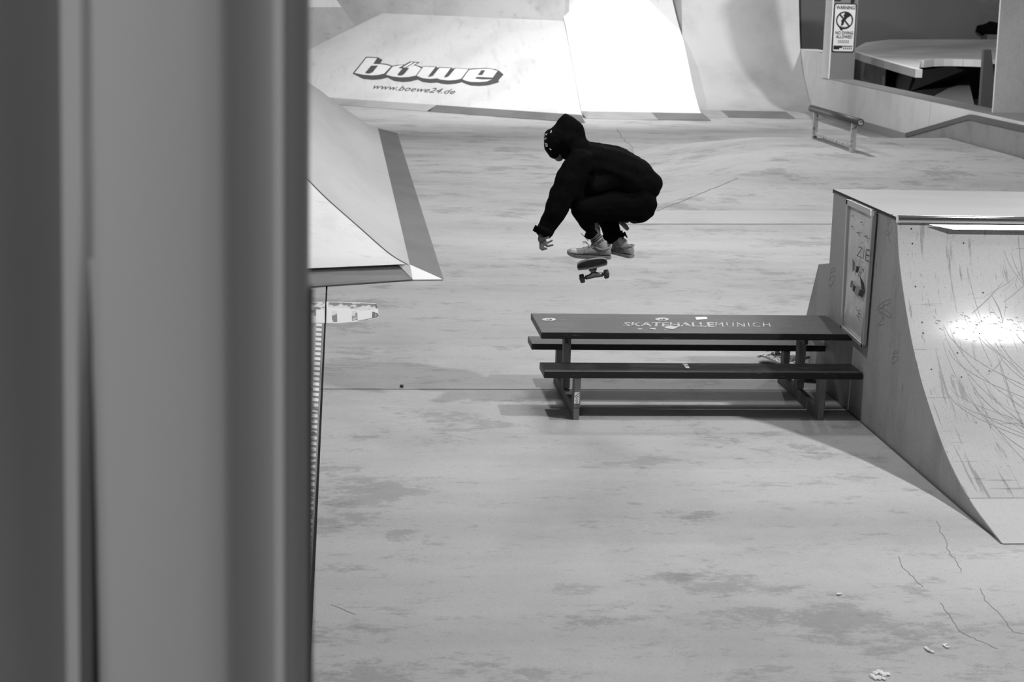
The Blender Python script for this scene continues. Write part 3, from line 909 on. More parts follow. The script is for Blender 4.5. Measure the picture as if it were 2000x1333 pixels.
def onz(u, v, z):
    return oz(u, v, z)


ZT = TZ+0.0012
text_on('lettering', 'SKATEHALLE', quadmap(onz(1217, 637.5, ZT), onz(1396, 638.5, ZT), onz(1219, 629.5, ZT), onz(1394, 630, ZT)), M_WORN_WHITE, pt, 0.018)
text_on('lettering', 'MUNICH', quadmap(onz(1398, 638, ZT), onz(1505, 638.5, ZT), onz(1397, 630, ZT), onz(1503, 630.5, ZT)), M_WORN_WHITE, pt, -0.012, 0, 1.25)


def oval(name, u, v, ru, rv, z, m, d=0.0012):
    prism(name, [onz(u+ru*math.cos(k*math.pi/10), v+rv*math.sin(k*math.pi/10), z) for k in range(20)], (0, 0, d), m, pt)


for (u, v) in ((1072, 624.5), (1293, 624)):
    oval('sticker', u, v, 13.5, 3.0, ZT, M_WHITE)
    oval('sticker_print', u+1, v+0.3, 5.5, 1.4, ZT+0.0014, M_GREY_PRINT)
    oval('sticker_print', u-0.5, v, 2.5, 0.6, ZT+0.003, M_WHITE)
for pts in ([(1358, 620), (1380, 619.5), (1382, 624), (1360, 625)], [(1305, 636.5), (1326, 638.5), (1315, 643.5), (1297, 641.5)], [(1266, 641.5), (1281, 641.5), (1280, 644.5), (1270, 643)], [(1245, 642.3), (1253, 642.3), (1256, 643.8), (1246, 643.8)], [(1295, 644.3), (1302, 644.5), (1299, 646)]):
    prism('sticker', [onz(u, v, ZT) for u, v in pts], (0, 0, 0.0012), M_WHITE, pt)
prism('sticker', [onz(u, v, .3392) for u, v in ((1333, 711.5), (1342, 711.5), (1347, 719.5), (1340, 719.5))], (0, 0, 0.001), M_WORN_WHITE, pt)
q = [oy(u, v, 11.447) for u, v in ((1121, 789), (1131.5, 788.5), (1131.5, 766.5), (1122.3, 766.5))]
prism('sticker', q, (0, -0.0012, 0), M_WHITE, pt)
for seg in ([(1124, 784), (1128, 780), (1125, 778), (1130, 774)], [(1123, 776), (1127, 772), (1130, 769)], [(1125, 787), (1129, 784)]):
    ribbon('sticker_print', [oy(u, v, 11.4455) for u, v in seg], 0.004, Vector((0, -1, 0)), M_BLACK, pt)

# ------------------------------------------------------------------ skateboards


def skateboard(root, M, graphic, wheel_m, width=0.205):
    """deck along local +Y (nose), X right, Z up (grip side); M maps to world"""
    n, mcr = 40, 8
    Lh = 0.40

    def height(y):
        a = abs(y)-0.235
        return 0.0 if a <= 0 else (0.0 if a < 0 else (a*a/(2*0.06) if a < 0.06 else 0.03+(a-0.06)*0.33)*0.66)

    def halfw(y):
        a = abs(y)
        if a < 0.265:
            return width/2
        k = (a-0.265)/(Lh-0.265)
        return width/2*math.sqrt(max(0.0, 1-k**2.0))
    def sheet(name, z0, z1, m, shrink=0.0, mid=None):
        v, f = [], []
        for zz in (z0, z1):
            for i in range(n+1):
                y = -Lh+2*Lh*i/n
                # denser at the ends
                y = Lh*math.sin(y/Lh*math.pi/2)
                hw = max(halfw(y)-shrink, 0.004)
                for j in range(mcr+1):
                    s = -1+2*j/mcr
                    v.append(M @ Vector((s*hw, y, height(y)+zz+0.006*s*s*(2*hw/width)**2)))
        k = (n+1)*(mcr+1)
        for i in range(n):
            for j in range(mcr):
                q = i*(mcr+1)+j
                f.append((q, q+1, q+mcr+2, q+mcr+1))
                f.append((k+q, k+q+mcr+1, k+q+mcr+2, k+q+1))
        ring = [j for j in range(mcr+1)] + [i*(mcr+1)+mcr for i in range(1, n+1)] + [n*(mcr+1)+j for j in range(mcr-1, -1, -1)] + [i*(mcr+1) for i in range(n-1, 0, -1)]
        for a, b in zip(ring, ring[1:]+ring[:1]):
            f.append((a, b, k+b, k+a))
        o = obj(name, v, f, m, root)
        for p in o.data.polygons:
            p.use_smooth = True
        o.data.set_sharp_from_angle(angle=math.radians(45))
        return o

    sheet('deck', 0.001, 0.011, M_DECKWOOD)
    sheet('deck_graphic', -0.0006, 0.001, graphic, 0.002)
    sheet('grip_tape', 0.011, 0.0125, mat('black_grip', 0.01, 0.95), 0.001)
    for s in (-1, 1):
        y = s*0.19
        tr = obj('truck', *boxvf(M, (-0.028, y-0.042, -0.012), (0.028, y+0.042, -0.001)), M_TRUCK, root)
        bm = bmesh.new()
        add_tube(bm, [M @ Vector((0, y-s*0.015, -0.010)), M @ Vector((0, y+s*0.0, -0.045))], [0.022, 0.015], 10)
        add_tube(bm, [M @ Vector((-0.062, y, -0.059)), M @ Vector((-0.03, y, -0.056)), M @ Vector((0, y, -0.047)), M @ Vector((0.03, y, -0.056)), M @ Vector((0.062, y, -0.059))], [0.0105, 0.013, 0.02, 0.013, 0.0105], 10)
        from_bm('hanger', bm, M_TRUCK, tr, True)
        tube('axle', [M @ Vector((-0.104, y, -0.060)), M @ Vector((0.104, y, -0.060))], 0.004, M_TRUCK, tr, 8)
        for x in (-0.02, 0.02):
            for yy in (y-0.027, y+0.027):
                tube('bolt', [M @ Vector((x, yy, -0.018)), M @ Vector((x, yy, -0.010))], 0.005, M_BLACK, tr, 6)
        for x in (-0.084, 0.084):
            w0 = 0.0165
            tube('wheel', [M @ Vector((x-w0, y, -0.060)), M @ Vector((x-w0*0.7, y, -0.060)), M @ Vector((x+w0*0.7, y, -0.060)), M @ Vector((x+w0, y, -0.060))], [0.021, 0.027, 0.027, 0.021], wheel_m, root, 20)


def boxvf(M, lo, hi):
    v = [M @ Vector((x, y, z)) for z in (lo[2], hi[2]) for y in (lo[1], hi[1]) for x in (lo[0], hi[0])]
    return v, [(0, 1, 3, 2), (4, 6, 7, 5), (0, 4, 5, 1), (1, 5, 7, 3), (3, 7, 6, 2), (2, 6, 4, 0)]


SKY = 11.90   # depth of the skater


def at(u, v, d=0.0):
    return oy(u, v, SKY+d)


# board in the air: tail towards the camera, nose away and a little down
tail_bend = at(1157.5, 521.5, -0.35)
ax = (ray(1161, 541).normalized() - UP*0.02).normalized()
rt = Vector((1, -0.055, 0.205))
rt = (rt - ax*rt.dot(ax)).normalized()
upv = rt.cross(ax)
cen = tail_bend + ax*0.245
MB_ = Matrix(((rt.x, ax.x, upv.x, cen.x), (rt.y, ax.y, upv.y, cen.y), (rt.z, ax.z, upv.z, cen.z), (0, 0, 0, 1)))
sk = thing('skateboard', 'skateboard in the air under the jumping skater, dark underside showing', 'skateboard', cen)
skateboard(sk, MB_, M_DECKDARK, M_WHEEL)

# upside-down board under the table
M_PATTERN = mat('patterned_deck_graphic', 0.75, 0.5, 0.3, layers=[(42, ONE, 0.50, 0.54, 0.03, 1)])
c0 = oz(1541, 705, 0.08)
ang = math.radians(-74)
MU = Matrix.Translation(c0) @ Matrix.Rotation(ang, 4, 'Z') @ Matrix.Rotation(math.pi, 4, 'X') @ Matrix.Rotation(math.pi/2, 4, 'Z')
low = 1e9
su = thing('skateboard', 'patterned skateboard lying upside down on the floor under the table', 'skateboard', (c0.x, c0.y, 0))
MU = Matrix.Translation((0, 0, 0.086-c0.z)) @ MU
skateboard(su, MU, M_PATTERN, M_WHEEL_PALE)

# ------------------------------------------------------------------ floor graphic and painted ladder marks
fd = thing('floor_graphic', 'white worn board shaped graphic on the floor beside the curtain', 'floor graphic', (0.0, 15.1, 0))


def fg(x, y, z=0.002):  # study pixels, scale 12.5, origin 600,570
    return oz(600+x/12.5, 570+y/12.5, z)


M_FG = mat('white_floor_vinyl', 0.88, 0.5)
M_FGP = mat('scuffed_vinyl_print', 0.75, 0.5, layers=[(9, (1, 0.35, 1), 0.47, 0.53, 0.30, 6)])
for pts in ([(-120, 260), (428, 250), (428, 770), (-120, 745)], [(472, 250), (1150, 262), (1680, 285), (1725, 420), (1745, 580), (1725, 640), (1600, 675), (1200, 735), (800, 770), (472, 770)]):
    prism('vinyl', [fg(x, y, 0.0005) for x, y in pts], (0, 0, 0.0012), M_FG, fd)
for pts in ([(-100, 270), (420, 262), (420, 440), (-100, 430)], [(520, 262), (1150, 275), (1640, 300), (1655, 440), (1300, 460), (1000, 400), (520, 390)], [(-100, 440), (215, 440), (215, 740), (-100, 730)],
            [(600, 480), (725, 480), (735, 740), (610, 745)], [(1090, 470), (1215, 470), (1235, 690), (1095, 715)]):
    prism('vinyl_print', [fg(x, y, 0.0018) for x, y in pts], (0, 0, 0.0006), M_FGP, fd)
prism('vinyl_print', [fg(x, y, 0.0018) for x, y in ((1590, 490), (1660, 500), (1675, 590), (1650, 630), (1580, 640))], (0, 0, 0.0006), mat('vinyl_grey', 0.15, 0.6), fd)
for pts in ([(1660, 300), (1700, 410)], [(1690, 520), (1718, 580), (1690, 625), (1560, 655), (1420, 685), (1240, 705)]):
    ribbon('vinyl_line', [fg(x, y, 0.0024) for x, y in pts], 0.02, UP, mat('vinyl_grey', 0.15, 0.6), fd)

lm = thing('painted_marks', 'row of white ladder marks painted along the dark floor slot', 'floor marking', (-0.19, 12, 0))
vpx = 632.0
i = 0
while vpx < 1120:
    pitch = 9.2+(vpx-632)*0.008
    xr = 636.0-(vpx-563)*0.0465-4.0
    xl = xr-11.5-(vpx-632)*0.004
    z_ = 0.001
    q = [oz(xl, vpx+pitch*0.60, z_), oz(xr, vpx+pitch*0.68, z_), oz(xr, vpx+pitch*0.10, z_), oz(xl, vpx, z_)]
    prism('painted_bar', q, (0, 0, 0.0015), M_WHITE if i < 16 else M_WORN_WHITE, lm)
    vpx += pitch
    i += 1
q = [oz(618.5, 632, 0.0004), oz(632, 632, 0.0004), oz(609, 1120, 0.0004), oz(594, 1120, 0.0004)]
prism('painted_ground', q, (0, 0, 0.0005), mat('mark_ground', 0.24, 0.7), lm)

# scraps on the floor
random.seed(3)
for (label, pts) in (('thin white paper scrap lying left of another scrap on the floor', [(1804, 1265), (1809, 1264), (1818, 1271), (1826, 1275), (1821, 1276), (1811, 1271)]),
                     ('white pointed paper scrap lying on the floor below the quarter pipe', [(1840, 1260), (1851, 1258), (1846, 1263), (1858, 1266), (1848, 1266)]),
                     ('tiny white paper scrap alone on the middle floor', [(1634, 1160), (1644, 1159.5), (1645, 1161.5), (1636, 1162.5)])):
    q = [oz(u, v, 0.003+0.003*(i % 2)) for i, (u, v) in enumerate(pts)]
    o = prism('paper_scrap', q, (0, 0, 0.003), M_WHITE)
    tag(o, label, 'paper scrap', 'paper scraps on the floor')
cr = thing('crumpled_paper', 'crumpled clump of white paper at the bottom of the floor', 'paper scrap', oz(1719, 1320), 'paper scraps on the floor')
for (u, v, s) in ((1704, 1321, 1), (1710, 1315, .8), (1718, 1313, 1), (1725, 1318, 1.1), (1717, 1324, 1.0), (1733, 1317, .8), (1710, 1325, .8), (1726, 1326, .7)):
    bm = bmesh.new()
    bmesh.ops.create_icosphere(bm, subdivisions=2, radius=1)
    c1 = oz(u, v, 0.004)
    for vv2 in bm.verts:
        k_ = 1+0.6*noise.noise(vv2.co*1.7+Vector((u, v, 0)))
        vv2.co = Vector((vv2.co.x*0.014*s*k_, vv2.co.y*0.022*s*k_, vv2.co.z*0.006*s)) + c1
    from_bm('paper_flake', bm, M_WHITE, cr)
for (u, v, s) in ((785, 754, 1.0),):
    bm = bmesh.new()
    bmesh.ops.create_icosphere(bm, subdivisions=2, radius=1)
    c1 = oz(u, v, 0.01)
    for vv2 in bm.verts:
        k_ = 1+0.4*noise.noise(vv2.co*1.7)
        vv2.co = Vector((vv2.co.x*0.016*k_, vv2.co.y*0.02*k_, vv2.co.z*0.010)) + c1
    tag(from_bm('pebble', bm, M_RAIL_TOP), 'small dark crumb on the floor near the long joint', 'crumb')

# ------------------------------------------------------------------ curtain in the foreground
CY = 2.0
ct = thing('curtain', 'tall blurred grey curtain hanging in folds close to the camera', 'curtain', (-0.35, CY, 0))


def cx(u):
    return oy(u, 666, CY).x


cols = [(-260, -0.34), (-200, -0.29), (-120, -0.23), (-60, -0.18), (0, -0.13), (60, -0.07), (100, -0.022), (122, 0.0), (136, 0.0), (150, -0.004), (162, -0.007), (172, -0.004), (182, 0.002), (192, 0.0), (204, -0.006), (230, -0.012), (300, -0.018), (380, -0.018), (430, -0.014), (444, -0.008), (456, 0.002), (490, 0.022), (522, 0.040), (534, 0.043), (544, 0.038), (552, 0.037), (560, 0.05), (568, 0.082), (580, 0.10), (592, 0.118), (600.5, 0.13)]
nz_ = 40
v, f = [], []
for j in range(nz_+1):
    z = 5.2*j/nz_
    zz = (2.45-z)/0.7       # 0 in the middle of the view, 1 below it
    for (u, d) in cols:
        dd = d
        uu = u
        if u < 190:
            uu = u + max(-1, min(1.2, -zz))*22*math.exp(-((u-140)/90.0)**2)
            g = max(0.0, min(1.0, zz*0.9+0.35))
            dd += 0.075*g*math.exp(-((u-172)/10.0)**2)
            if u < 120:
                dd *= 1.0-0.45*max(0.0, min(1.0, zz*0.6+0.2))
        v.append((cx(uu), CY+dd, z))
nc = len(cols)
for j in range(nz_):
    for i in range(nc-1):
        q = j*nc+i
        f.append((q, q+1, q+nc+1, q+nc))
cl = obj('fabric_sheet', v, f, M_CURTAIN, ct, True)
so = cl.modifiers.new('thickness', 'SOLIDIFY')
so.thickness = 0.003
so.offset = 1
c1 = oy(528, 522, CY+0.055)
tube('eyelet', [c1+Vector((0, 0.006, 0)), c1-Vector((0, 0.004, 0))], 0.009, M_RAIL_TOP, ct, 14)
z1_ = oy(600, 563, CY+0.1).z
c2 = cx(600.5)
prism('edge_band', [(c2-0.004, CY+0.132, 0), (c2+0.0052, CY+0.132, 0), (c2+0.0052, CY+0.132, z1_-0.006), (c2-0.001, CY+0.132, z1_), (c2-0.004, CY+0.132, z1_)], (0, 0.004, 0), M_CURTAIN, ct)

# ------------------------------------------------------------------ skater


def blob(bm, p, r, sc=(1, 1, 1)):
    mtx = Matrix.Translation(p) @ Matrix.Diagonal((r*sc[0], r*sc[1], r*sc[2], 1))
    bmesh.ops.create_icosphere(bm, subdivisions=2, radius=1, matrix=mtx)


def limb(bm, pts, sc=(1, 1, 1)):
    """pts = [(point, radius)]; overlapping balls, merged by the remesh afterwards"""
    for (a, ra), (b, rb_) in zip(pts, pts[1:]):
        L = (b-a).length
        n = max(2, int(L/(min(ra, rb_)*0.35))+1)
        for k in range(n+1):
            t = k/n
            blob(bm, a.lerp(b, t), ra+(rb_-ra)*t, sc)


def remeshed(bm, voxel, smooth=3, folds=None):
    me = bpy.data.meshes.new('tmp')
    bm.to_mesh(me)
    bm.free()
    t = bpy.data.objects.new('tmp', me)
    COL.objects.link(t)
    md = t.modifiers.new('r', 'REMESH')
    md.mode = 'VOXEL'
    md.voxel_size = voxel
    dg = bpy.context.evaluated_depsgraph_get()
    dg.update()
    out = bpy.data.meshes.new_from_object(t.evaluated_get(dg))
    bpy.data.objects.remove(t)
    b2 = bmesh.new()
    b2.from_mesh(out)
    bpy.data.meshes.remove(out)
    for _ in range(smooth):
        bmesh.ops.smooth_vert(b2, verts=b2.verts, factor=0.5, use_axis_x=True, use_axis_y=True, use_axis_z=True)
    b2.normal_update()
    if folds:
        amp, sc, st = folds
        for v_ in b2.verts:
            q = v_.co
            k_ = noise.noise(Vector((q.x*sc*st[0], q.y*sc*st[1], q.z*sc*st[2]))) + 0.5*noise.noise(Vector((q.x*sc*2.3, q.y*sc*2.1, q.z*sc*2.7)))
            v_.co += v_.normal*amp*(k_-0.2)
    return b2


cen = at(1190, 380, 0)
ps = thing('person', 'person in black hoodie and pale shoes jumping in a crouch above the table', 'person', cen)

# body
bm = bmesh.new()
head = at(1094, 276, -0.01)
hd_f = Vector((-0.86, 0.0, -0.5)).normalized()      # face direction
hd_u = Vector((-0.5, 0.0, 0.86)).normalized()
hd_s = hd_f.cross(hd_u)
blob(bm, head, 0.088, (1.0, 0.84, 1.06))
blob(bm, head - hd_f*0.015 + hd_u*0.015, 0.09, (1, 0.85, 1))
limb(bm, [(head + hd_f*0.035 - hd_u*0.045, 0.058), (head + hd_f*0.058 - hd_u*0.088, 0.034)], (1, .95, 1))       # jaw and chin
limb(bm, [(head + hd_f*0.086 + hd_u*0.005, 0.010), (head + hd_f*0.104 - hd_u*0.030, 0.014)])                  # nose
limb(bm, [(head + hd_f*0.080 - hd_u*0.058 - hd_s*0.018, 0.009), (head + hd_f*0.080 - hd_u*0.058 + hd_s*0.018, 0.009)])
for s in (-1, 1):
    blob(bm, head + hd_s*0.076*s - hd_f*0.005 - hd_u*0.012, 0.026, (0.8, 0.45, 1.1))
limb(bm, [(head - hd_u*0.05 - hd_f*0.02, 0.058), (at(1132, 303, 0.01), 0.062)])
limb(bm, [(at(1135, 305, 0.01), 0.08), (at(1170, 325, 0), 0.115), (at(1205, 345, 0), 0.112), (at(1240, 378, 0), 0.115)], (1, 1.25, 1))
limb(bm, [(at(1135, 312, -0.13), 0.055), (at(1150, 305, 0.15), 0.055)])
lwr = at(1059, 459, -0.225)
limb(bm, [(at(1130, 318, -0.15), 0.055), (at(1095, 388, -0.21), 0.045), (lwr, 0.027)])
rwr = at(1209, 424, 0.22)
limb(bm, [(at(1152, 310, 0.16), 0.055), (at(1188, 382, 0.25), 0.044), (rwr, 0.027)])
limb(bm, [(at(1242, 396, -0.09), 0.088), (at(1134, 408, -0.2), 0.056), (at(1160, 448, -0.14), 0.045), (at(1164, 474, -0.125), 0.034)])
limb(bm, [(at(1242, 394, 0.09), 0.088), (at(1168, 404, 0.2), 0.058), (at(1196, 450, 0.09), 0.047), (at(1206, 478, 0.07), 0.034)])
limb(bm, [(at(1176, 489, -0.125), 0.033), (at(1150, 493, -0.13), 0.03), (at(1124, 497, -0.135), 0.022)])
limb(bm, [(at(1216, 489, 0.05), 0.033), (at(1190, 486, 0.13), 0.028), (at(1168, 480, 0.20), 0.02)])


def hand(wr, palm, fingers, thumb):
    limb(bm, [(wr, 0.026), (palm[0], 0.028), (palm[1], 0.024)], (1, 0.8, 1))
    for fpts in fingers:
        limb(bm, fpts)
    limb(bm, thumb)


# left hand hangs, fingers bent forward (to the right in view)
hand(lwr, (at(1058, 467, -0.23), at(1061, 474, -0.23)),
     [[(at(1056, 474, -0.245), .0105), (at(1056, 485, -0.25), .0100), (at(1060, 488, -0.245), .0085)],
      [(at(1059, 475, -0.235), .0105), (at(1061, 486, -0.245), .0095), (at(1067.5, 486, -0.245), .0080)],
      [(at(1062, 475, -0.225), .0100), (at(1069, 481, -0.225), .0090), (at(1079.5, 479, -0.22), .0076)],
      [(at(1063, 473, -0.212), .0095), (at(1070, 474.5, -0.205), .0080), (at(1078.5, 470, -0.20), .0068)]],
     [(at(1057, 464, -0.25), .013), (at(1064, 466, -0.265), .0110), (at(1071, 463.5, -0.268), .0090)])
# right hand behind the knees
hand(rwr, (at(1213, 431, 0.22), at(1217, 436, 0.22)),
     [[(at(1217, 436, 0.20), .0105), (at(1223, 441, 0.195), .0100), (at(1227, 447, 0.195), .0085)],
      [(at(1216, 437, 0.215), .0105), (at(1221, 443, 0.215), .0100), (at(1225, 449, 0.215), .0085)],
      [(at(1215, 438, 0.23), .0100), (at(1219, 443, 0.232), .0095), (at(1223, 448, 0.232), .0080)],
      [(at(1214, 438, 0.245), .0095), (at(1217, 442, 0.248), .0085), (at(1220, 446, 0.248), .0072)]],
     [(at(1214, 429, 0.20), .012), (at(1220, 431, 0.18), .011), (at(1226, 434, 0.175), .0095)])
body = from_bm('body', remeshed(bm, 0.0045, 1), M_SKIN, ps, True)
for s in (-1, 1):
    bm = bmesh.new()
    blob(bm, head + hd_f*0.078 + hd_s*0.030*s + hd_u*0.006, 0.011)
    from_bm('eye', bm, M_WHITE, body, True)

# hoodie with its hood up
bm = bmesh.new()
limb(bm, [(at(1110, 268, 0), 0.112), (at(1107, 248, 0), 0.082), (at(1105, 228, 0.01), 0.030)], (1, 1.0, 1))
limb(bm, [(at(1104, 272, 0), 0.098), (at(1106, 284, 0), 0.092), (at(1124, 290, 0), 0.105)], (1, 1.2, 1))
blob(bm, at(1099, 259, 0), 0.078, (1, 1.2, 1))
limb(bm, [(at(1118, 256, 0), 0.08), (at(1124, 268, 0), 0.074)], (1, 1.1, 1))
limb(bm, [(at(1150, 342, -0.03), 0.11), (at(1136, 368, -0.10), 0.085), (at(1128, 392, -.13), .07)])
limb(bm, [(at(1165, 360, -0.02), 0.10), (at(1195, 380, -0.02), 0.11)])
limb(bm, [(at(1136, 305, 0), 0.105), (at(1168, 320, 0), 0.150), (at(1200, 331, 0), 0.168), (at(1235, 349, 0), 0.158), (at(1261, 361, 0), 0.116)], (1, 1.25, 1))
limb(bm, [(at(1230, 372, 0), 0.125), (at(1258, 372, 0), 0.092)], (1, 1.35, 1))
limb(bm, [(at(1132, 317, -0.15), 0.095), (at(1110, 352, -0.19), 0.092), (at(1096, 386, -0.215), 0.092), (at(1085, 416, -0.225), 0.084), (at(1066, 447, -0.225), 0.060)])
limb(bm, [(at(1150, 310, 0.16), 0.09), (at(1190, 380, 0.25), 0.075), (at(1206, 414, 0.225), 0.048)])
limb(bm, [(at(1160, 365, -0.16), 0.06), (at(1200, 350, -0.12), 0.08)])
# open the hood at the face by leaving the head front free
b2 = remeshed(bm, 0.0085, 5, (0.011, 7.0, (1.0, 1.0, 1.7)))
hoodie = from_bm('hoodie', b2, M_CLOTH, ps, True)
# cuffs
tube('cuff', [at(1068, 444, -.225), at(1064, 452, -.225), at(1060, 459, -.225)], [0.060, 0.060, 0.052], M_CLOTH, hoodie, 20)
prism('cuff_flap', [at(1046, 440, -.23), at(1040.5, 451, -.24), at(1047, 455, -.24), at(1053, 462, -.24), at(1056, 446, -.23)], (0, 0.02, 0), M_CLOTH, hoodie, 0.002)
tube('hem_band', [at(1268, 350, .0), at(1264, 372, .0)], [0.06, 0.05], M_CLOTH, hoodie, 16)

# trousers
bm = bmesh.new()
for d in (-0.07, 0.07):
    blob(bm, at(1244, 399, d), 0.141)
limb(bm, [(at(1225, 372, 0), 0.12), (at(1246, 385, 0), 0.128)], (1, 1.3, 1))
limb(bm, [(at(1242, 401, -0.09), 0.122), (at(1190, 404, -0.15), 0.105), (at(1136, 407, -0.2), 0.082)])
limb(bm, [(at(1136, 408, -0.2), 0.080), (at(1146, 430, -0.17), 0.064), (at(1157, 449, -0.145), 0.050)])
limb(bm, [(at(1242, 398, 0.09), 0.122), (at(1205, 402, 0.15), 0.105), (at(1176, 404, 0.19), 0.086)])
limb(bm, [(at(1176, 406, 0.19), 0.082), (at(1190, 432, 0.14), 0.074), (at(1197, 458, 0.09), 0.070)])
tr = from_bm('trousers', remeshed(bm, 0.0085, 4, (0.010, 8.0, (1, 1, 1.5))), M_TROUSER, ps, True)
prism('hem_flap', [at(1216, 456, .03), at(1221, 453, .03), at(1226, 464, .03), at(1224.5, 465, .03), at(1220, 461, .03), at(1216, 468, .03)], (0, 0.01, 0), M_TROUSER, tr)
tube('trouser_hem', [at(1148.5, 451, -.145), at(1155, 455, -.145), at(1158.5, 459, -.143)], [0.046, 0.050, 0.046], M_TROUSER, tr, 20)
tube('trouser_hem', [at(1196, 455, .09), at(1198.5, 466, .085)], [0.072, 0.072], M_TROUSER, tr, 20)
prism('shirt_tail', [at(1212, 389, -.195), at(1218, 387, -.195), at(1243, 391, -.19), at(1241, 398, -.19), at(1229, 397, -.195)], (0, 0.02, 0), mat('dark_grey_shirt', 0.03, 0.8), ps)

# beanie under the hood
bm = bmesh.new()
blob(bm, at(1091, 277, -0.008), 0.1, (1.0, 0.92, 1.0))
blob(bm, head - hd_f*0.015 + hd_u*0.017, 0.099, (1, .9, 1))
limb(bm, [(at(1077, 266, -0.005), 0.052), (at(1078, 285, -0.005), 0.056), (at(1083, 298, -.005), 0.045)], (1, 1.5, 1))
b2 = remeshed(bm, 0.006, 3)
bvh = BVHTree.FromBMesh(b2)
beanie = from_bm('beanie', b2, mat('black_knit', 0.006, 0.95, 0.05), ps, True)


def on_beanie(u, v, lift=0.0015):
    d = ray(u, v).normalized()
    hit = bvh.ray_cast(CAM, d)
    if hit[0] is None:
        return at(u, v, -0.09)
    return hit[0] + hit[1]*lift


for seg in ([(1077, 255.5), (1076.5, 258.5), (1074.5, 260)], [(1069, 261), (1067.5, 264), (1066, 262)], [(1065, 264), (1064.3, 267)], [(1062.5, 274.5), (1065, 270), (1067.5, 269), (1066.3, 273)],
            [(1065, 280), (1069, 281.5), (1069.3, 286), (1066.5, 286)], [(1066, 283), (1068.5, 284)], [(1074, 290), (1075, 293), (1077, 292)], [(1069, 298.5), (1070.5, 300)], [(1070.5, 304), (1071.5, 305)]):
    bm = bmesh.new()
    add_tube(bm, [on_beanie(*p) for p in seg], 0.0026, 6)
    from_bm('lettering', bm, M_WHITE, beanie)


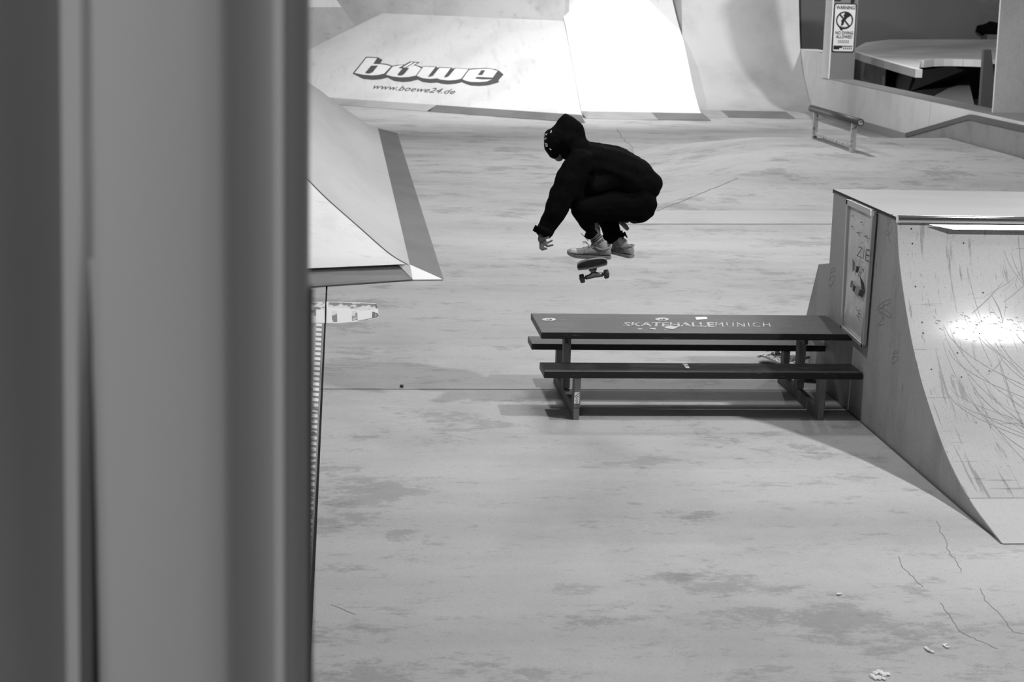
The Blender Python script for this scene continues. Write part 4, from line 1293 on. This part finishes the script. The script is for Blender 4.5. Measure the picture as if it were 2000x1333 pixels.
# shoes and socks
def shoe(name, heel, toe, up0, m_toe):
    ax = (toe-heel)
    L = ax.length
    ax = ax.normalized()
    up = (up0-ax*up0.dot(ax)).normalized()
    sd = ax.cross(up)
    prof = [(0.0, .008, .050), (.008, .019, .060), (.03, .028, .074), (.10, .035, .088), (.22, .037, .090), (.34, .038, .090), (.46, .041, .084), (.58, .045, .072), (.70, .048, .058), (.82, .049, .054), (.91, .045, .051), (.965, .036, .045), (1.0, .018, .034)]
    n = 18

    def P(s, x, z):
        return heel + ax*(s*L) + sd*x + up*z
    v, f = [], []
    for s, w_, h in prof:
        for k in range(n):
            t = -math.pi/2 + 2*math.pi*k/n
            cx_, cz = math.cos(t), math.sin(t)
            x = w_*(abs(cx_)**0.7)*(1 if cx_ >= 0 else -1)*(1-0.32*max(0, cz))
            z = 0.022+(h-0.022)*(0.5+0.5*(abs(cz)**0.8)*(1 if cz >= 0 else -1))
            v.append(P(s, x, z))
    m_ = len(prof)
    for i in range(m_-1):
        for k in range(n):
            f.append((i*n+k, i*n+(k+1) % n, (i+1)*n+(k+1) % n, (i+1)*n+k))
    f.append(tuple(range(n)))
    f.append(tuple((m_-1)*n+k for k in range(n)))
    up_o = obj(name, v, f, M_SHOE, ps, True)
    # sole
    sv, sf = [], []
    for z in (0.0, 0.021):
        for s, w_, h in prof:
            lift = 0.016*max(0, (s-.75)/.25)**1.5
            g = 0.0055 if z > 0 else 0.002
            sv += [P(s*1.02-0.01, -(w_+g), z+lift), P(s*1.02-0.01, w_+g, z+lift)]
    kk = 2*m_
    for i in range(m_-1):
        a = 2*i
        sf += [(a, a+1, a+3, a+2), (kk+a, kk+a+2, kk+a+3, kk+a+1), (a, a+2, kk+a+2, kk+a), (a+1, kk+a+1, kk+a+3, a+3)]
    sf += [(0, kk, kk+1, 1), (kk-2, kk-1, 2*kk-1, 2*kk-2)]
    obj('sole', sv, sf, M_SOLE, up_o, True)
    tv, tf = [], []
    for s, w_, h in prof[9:]:
        for k in range(9):
            t = math.pi*k/8
            x = (w_+.0025)*(abs(math.cos(t))**0.7)*(1 if math.cos(t) >= 0 else -1)*(1-0.32*math.sin(t))
            z = 0.024+(h-0.024+.0025)*(0.5+0.5*math.sin(t)**.8)
            tv.append(P(s*1.004, x, z))
    for i in range(len(prof)-10):
        for k in range(8):
            tf.append((i*9+k, i*9+k+1, (i+1)*9+k+1, (i+1)*9+k))
    obj('toe_cap', tv, tf, m_toe, up_o, True)
    # collar, tongue, seams, laces
    tube('collar', [P(.42, -.030, .083), P(.32, -.036, .070), P(.20, -.036, .068), P(.08, -.030, .082), P(.02, 0, .090), P(.08, .030, .082), P(.20, .036, .068), P(.32, .036, .070), P(.42, .030, .083)], 0.0085, M_SHOE, up_o, 8)
    prism('tongue', [P(.44, -.024, .085), P(.44, .024, .085), P(.36, .026, .118), P(.36, -.026, .118)], ax*0.008, M_SHOE, up_o, 0.003)
    prism('heel_tab', [P(.015, -.014, .07), P(.015, .014, .07), P(-.008, .012, .100), P(-.008, -.012, .100)], ax*0.01, M_TOE, up_o, 0.003)
    for s, x in ((1, 1), (-1, -1)):
        def side(a, z):
            i = max(0, min(m_-2, next((j for j in range(m_-1) if prof[j+1][0] >= a), m_-2)))
            t = (a-prof[i][0])/(prof[i+1][0]-prof[i][0])
            w_ = prof[i][1]*(1-t)+prof[i+1][1]*t
            h = prof[i][2]*(1-t)+prof[i+1][2]*t
            q = min(1, max(-1, ((z-.022)/(h-.022)-.5)*2))
            cz = abs(q)**1.25*(1 if q >= 0 else -1)
            c_ = math.sqrt(max(0, 1-cz*cz))
            return P(a, x*(w_*c_**.7*(1-.32*max(0, cz))+.0012), z)
        for seam in ([(.28, .03), (.30, .048), (.22, .066)], [(.30, .048), (.40, .066), (.47, .074)], [(.60, .030), (.66, .042), (.64, .056)], [(.78, .034), (.70, .048)]):
            tube('seam', [side(*q) for q in seam], 0.0013, M_SHOE_DARK, up_o, 5)
    for k in range(5):
        s = .47+.052*k
        h = [p_[2] for p_ in prof if p_[0] <= s+.03][-1]+.004-.002*k
        tube('lace', [P(s, -.026, h-.010), P(s+.01, 0, h+.002), P(s, .026, h-.010)], 0.0032, M_TOE if k % 2 else M_SHOE, up_o, 6)
    return up_o, P


hL, tL = at(1192, 505, -0.125), at(1108.5, 500.5, -0.135)
shL, PL = shoe('shoe', hL, tL, Vector((0.03, -0.12, 1)), M_TOE)
hR, tR = at(1235, 504, 0.02), at(1160, 483, 0.22)
shR, PR = shoe('shoe', hR, tR, Vector((0.18, -0.25, 1)), M_SHOE)
tube('lace_loop', [at(1149, 477, -.15), at(1143, 471.5, -.16), at(1138.5, 472.5, -.16), at(1138, 475, -.16), at(1143, 474, -.155), at(1149, 478, -.15)], 0.0028, M_TOE, shL, 6)
tube('lace_end', [at(1149, 471, -.15), at(1143, 464, -.165), at(1135, 456, -.17)], 0.0024, M_GREY_PRINT, shL, 6)


def sock(c0, c1, c2, r0, r1, r2):
    pts = [c0, c0.lerp(c1, .5), c1, c2]
    return tube('sock', pts, [r0, r0*.99, r1, r2], M_SOCK, ps, 28), pts


sA, sB, sC = at(1161.5, 461, -.13), PL(.225, 0, .085), PL(.20, 0, .05)
sck, _ = sock(sA, sB, sC, .0385, .0395, .041)
dax = (sB-sA).normalized()
toward = (CAM-sA)
toward = (toward-dax*toward.dot(dax)).normalized()
side_ = toward.cross(dax)
if side_.dot(_R) < 0:
    side_ = -side_


def on_sock(a, s, lift=.0012):
    """a angle from the side facing the camera, s distance down the sock"""
    r = .0390+lift
    return sA + dax*s + (toward*math.cos(a) + side_*math.sin(a))*r


for s0 in (.012, .024):
    v, f = [], []
    for k in range(33):
        a = 2*math.pi*k/32
        v += [on_sock(a, s0), on_sock(a, s0+.0075)]
        if k:
            f.append((2*k-2, 2*k-1, 2*k+1, 2*k))
    obj('stripe', v, f, M_BLACK, sck, True)
text_on('lettering', 'TITUS', lambda a, b: on_sock(-.45+1.35*a, .060-.018*b), M_BLACK, sck, 0.03)
sck2, _ = sock(at(1201, 465, .085), PR(.29, 0, .088), PR(.27, 0, .05), .037, .036, .037)
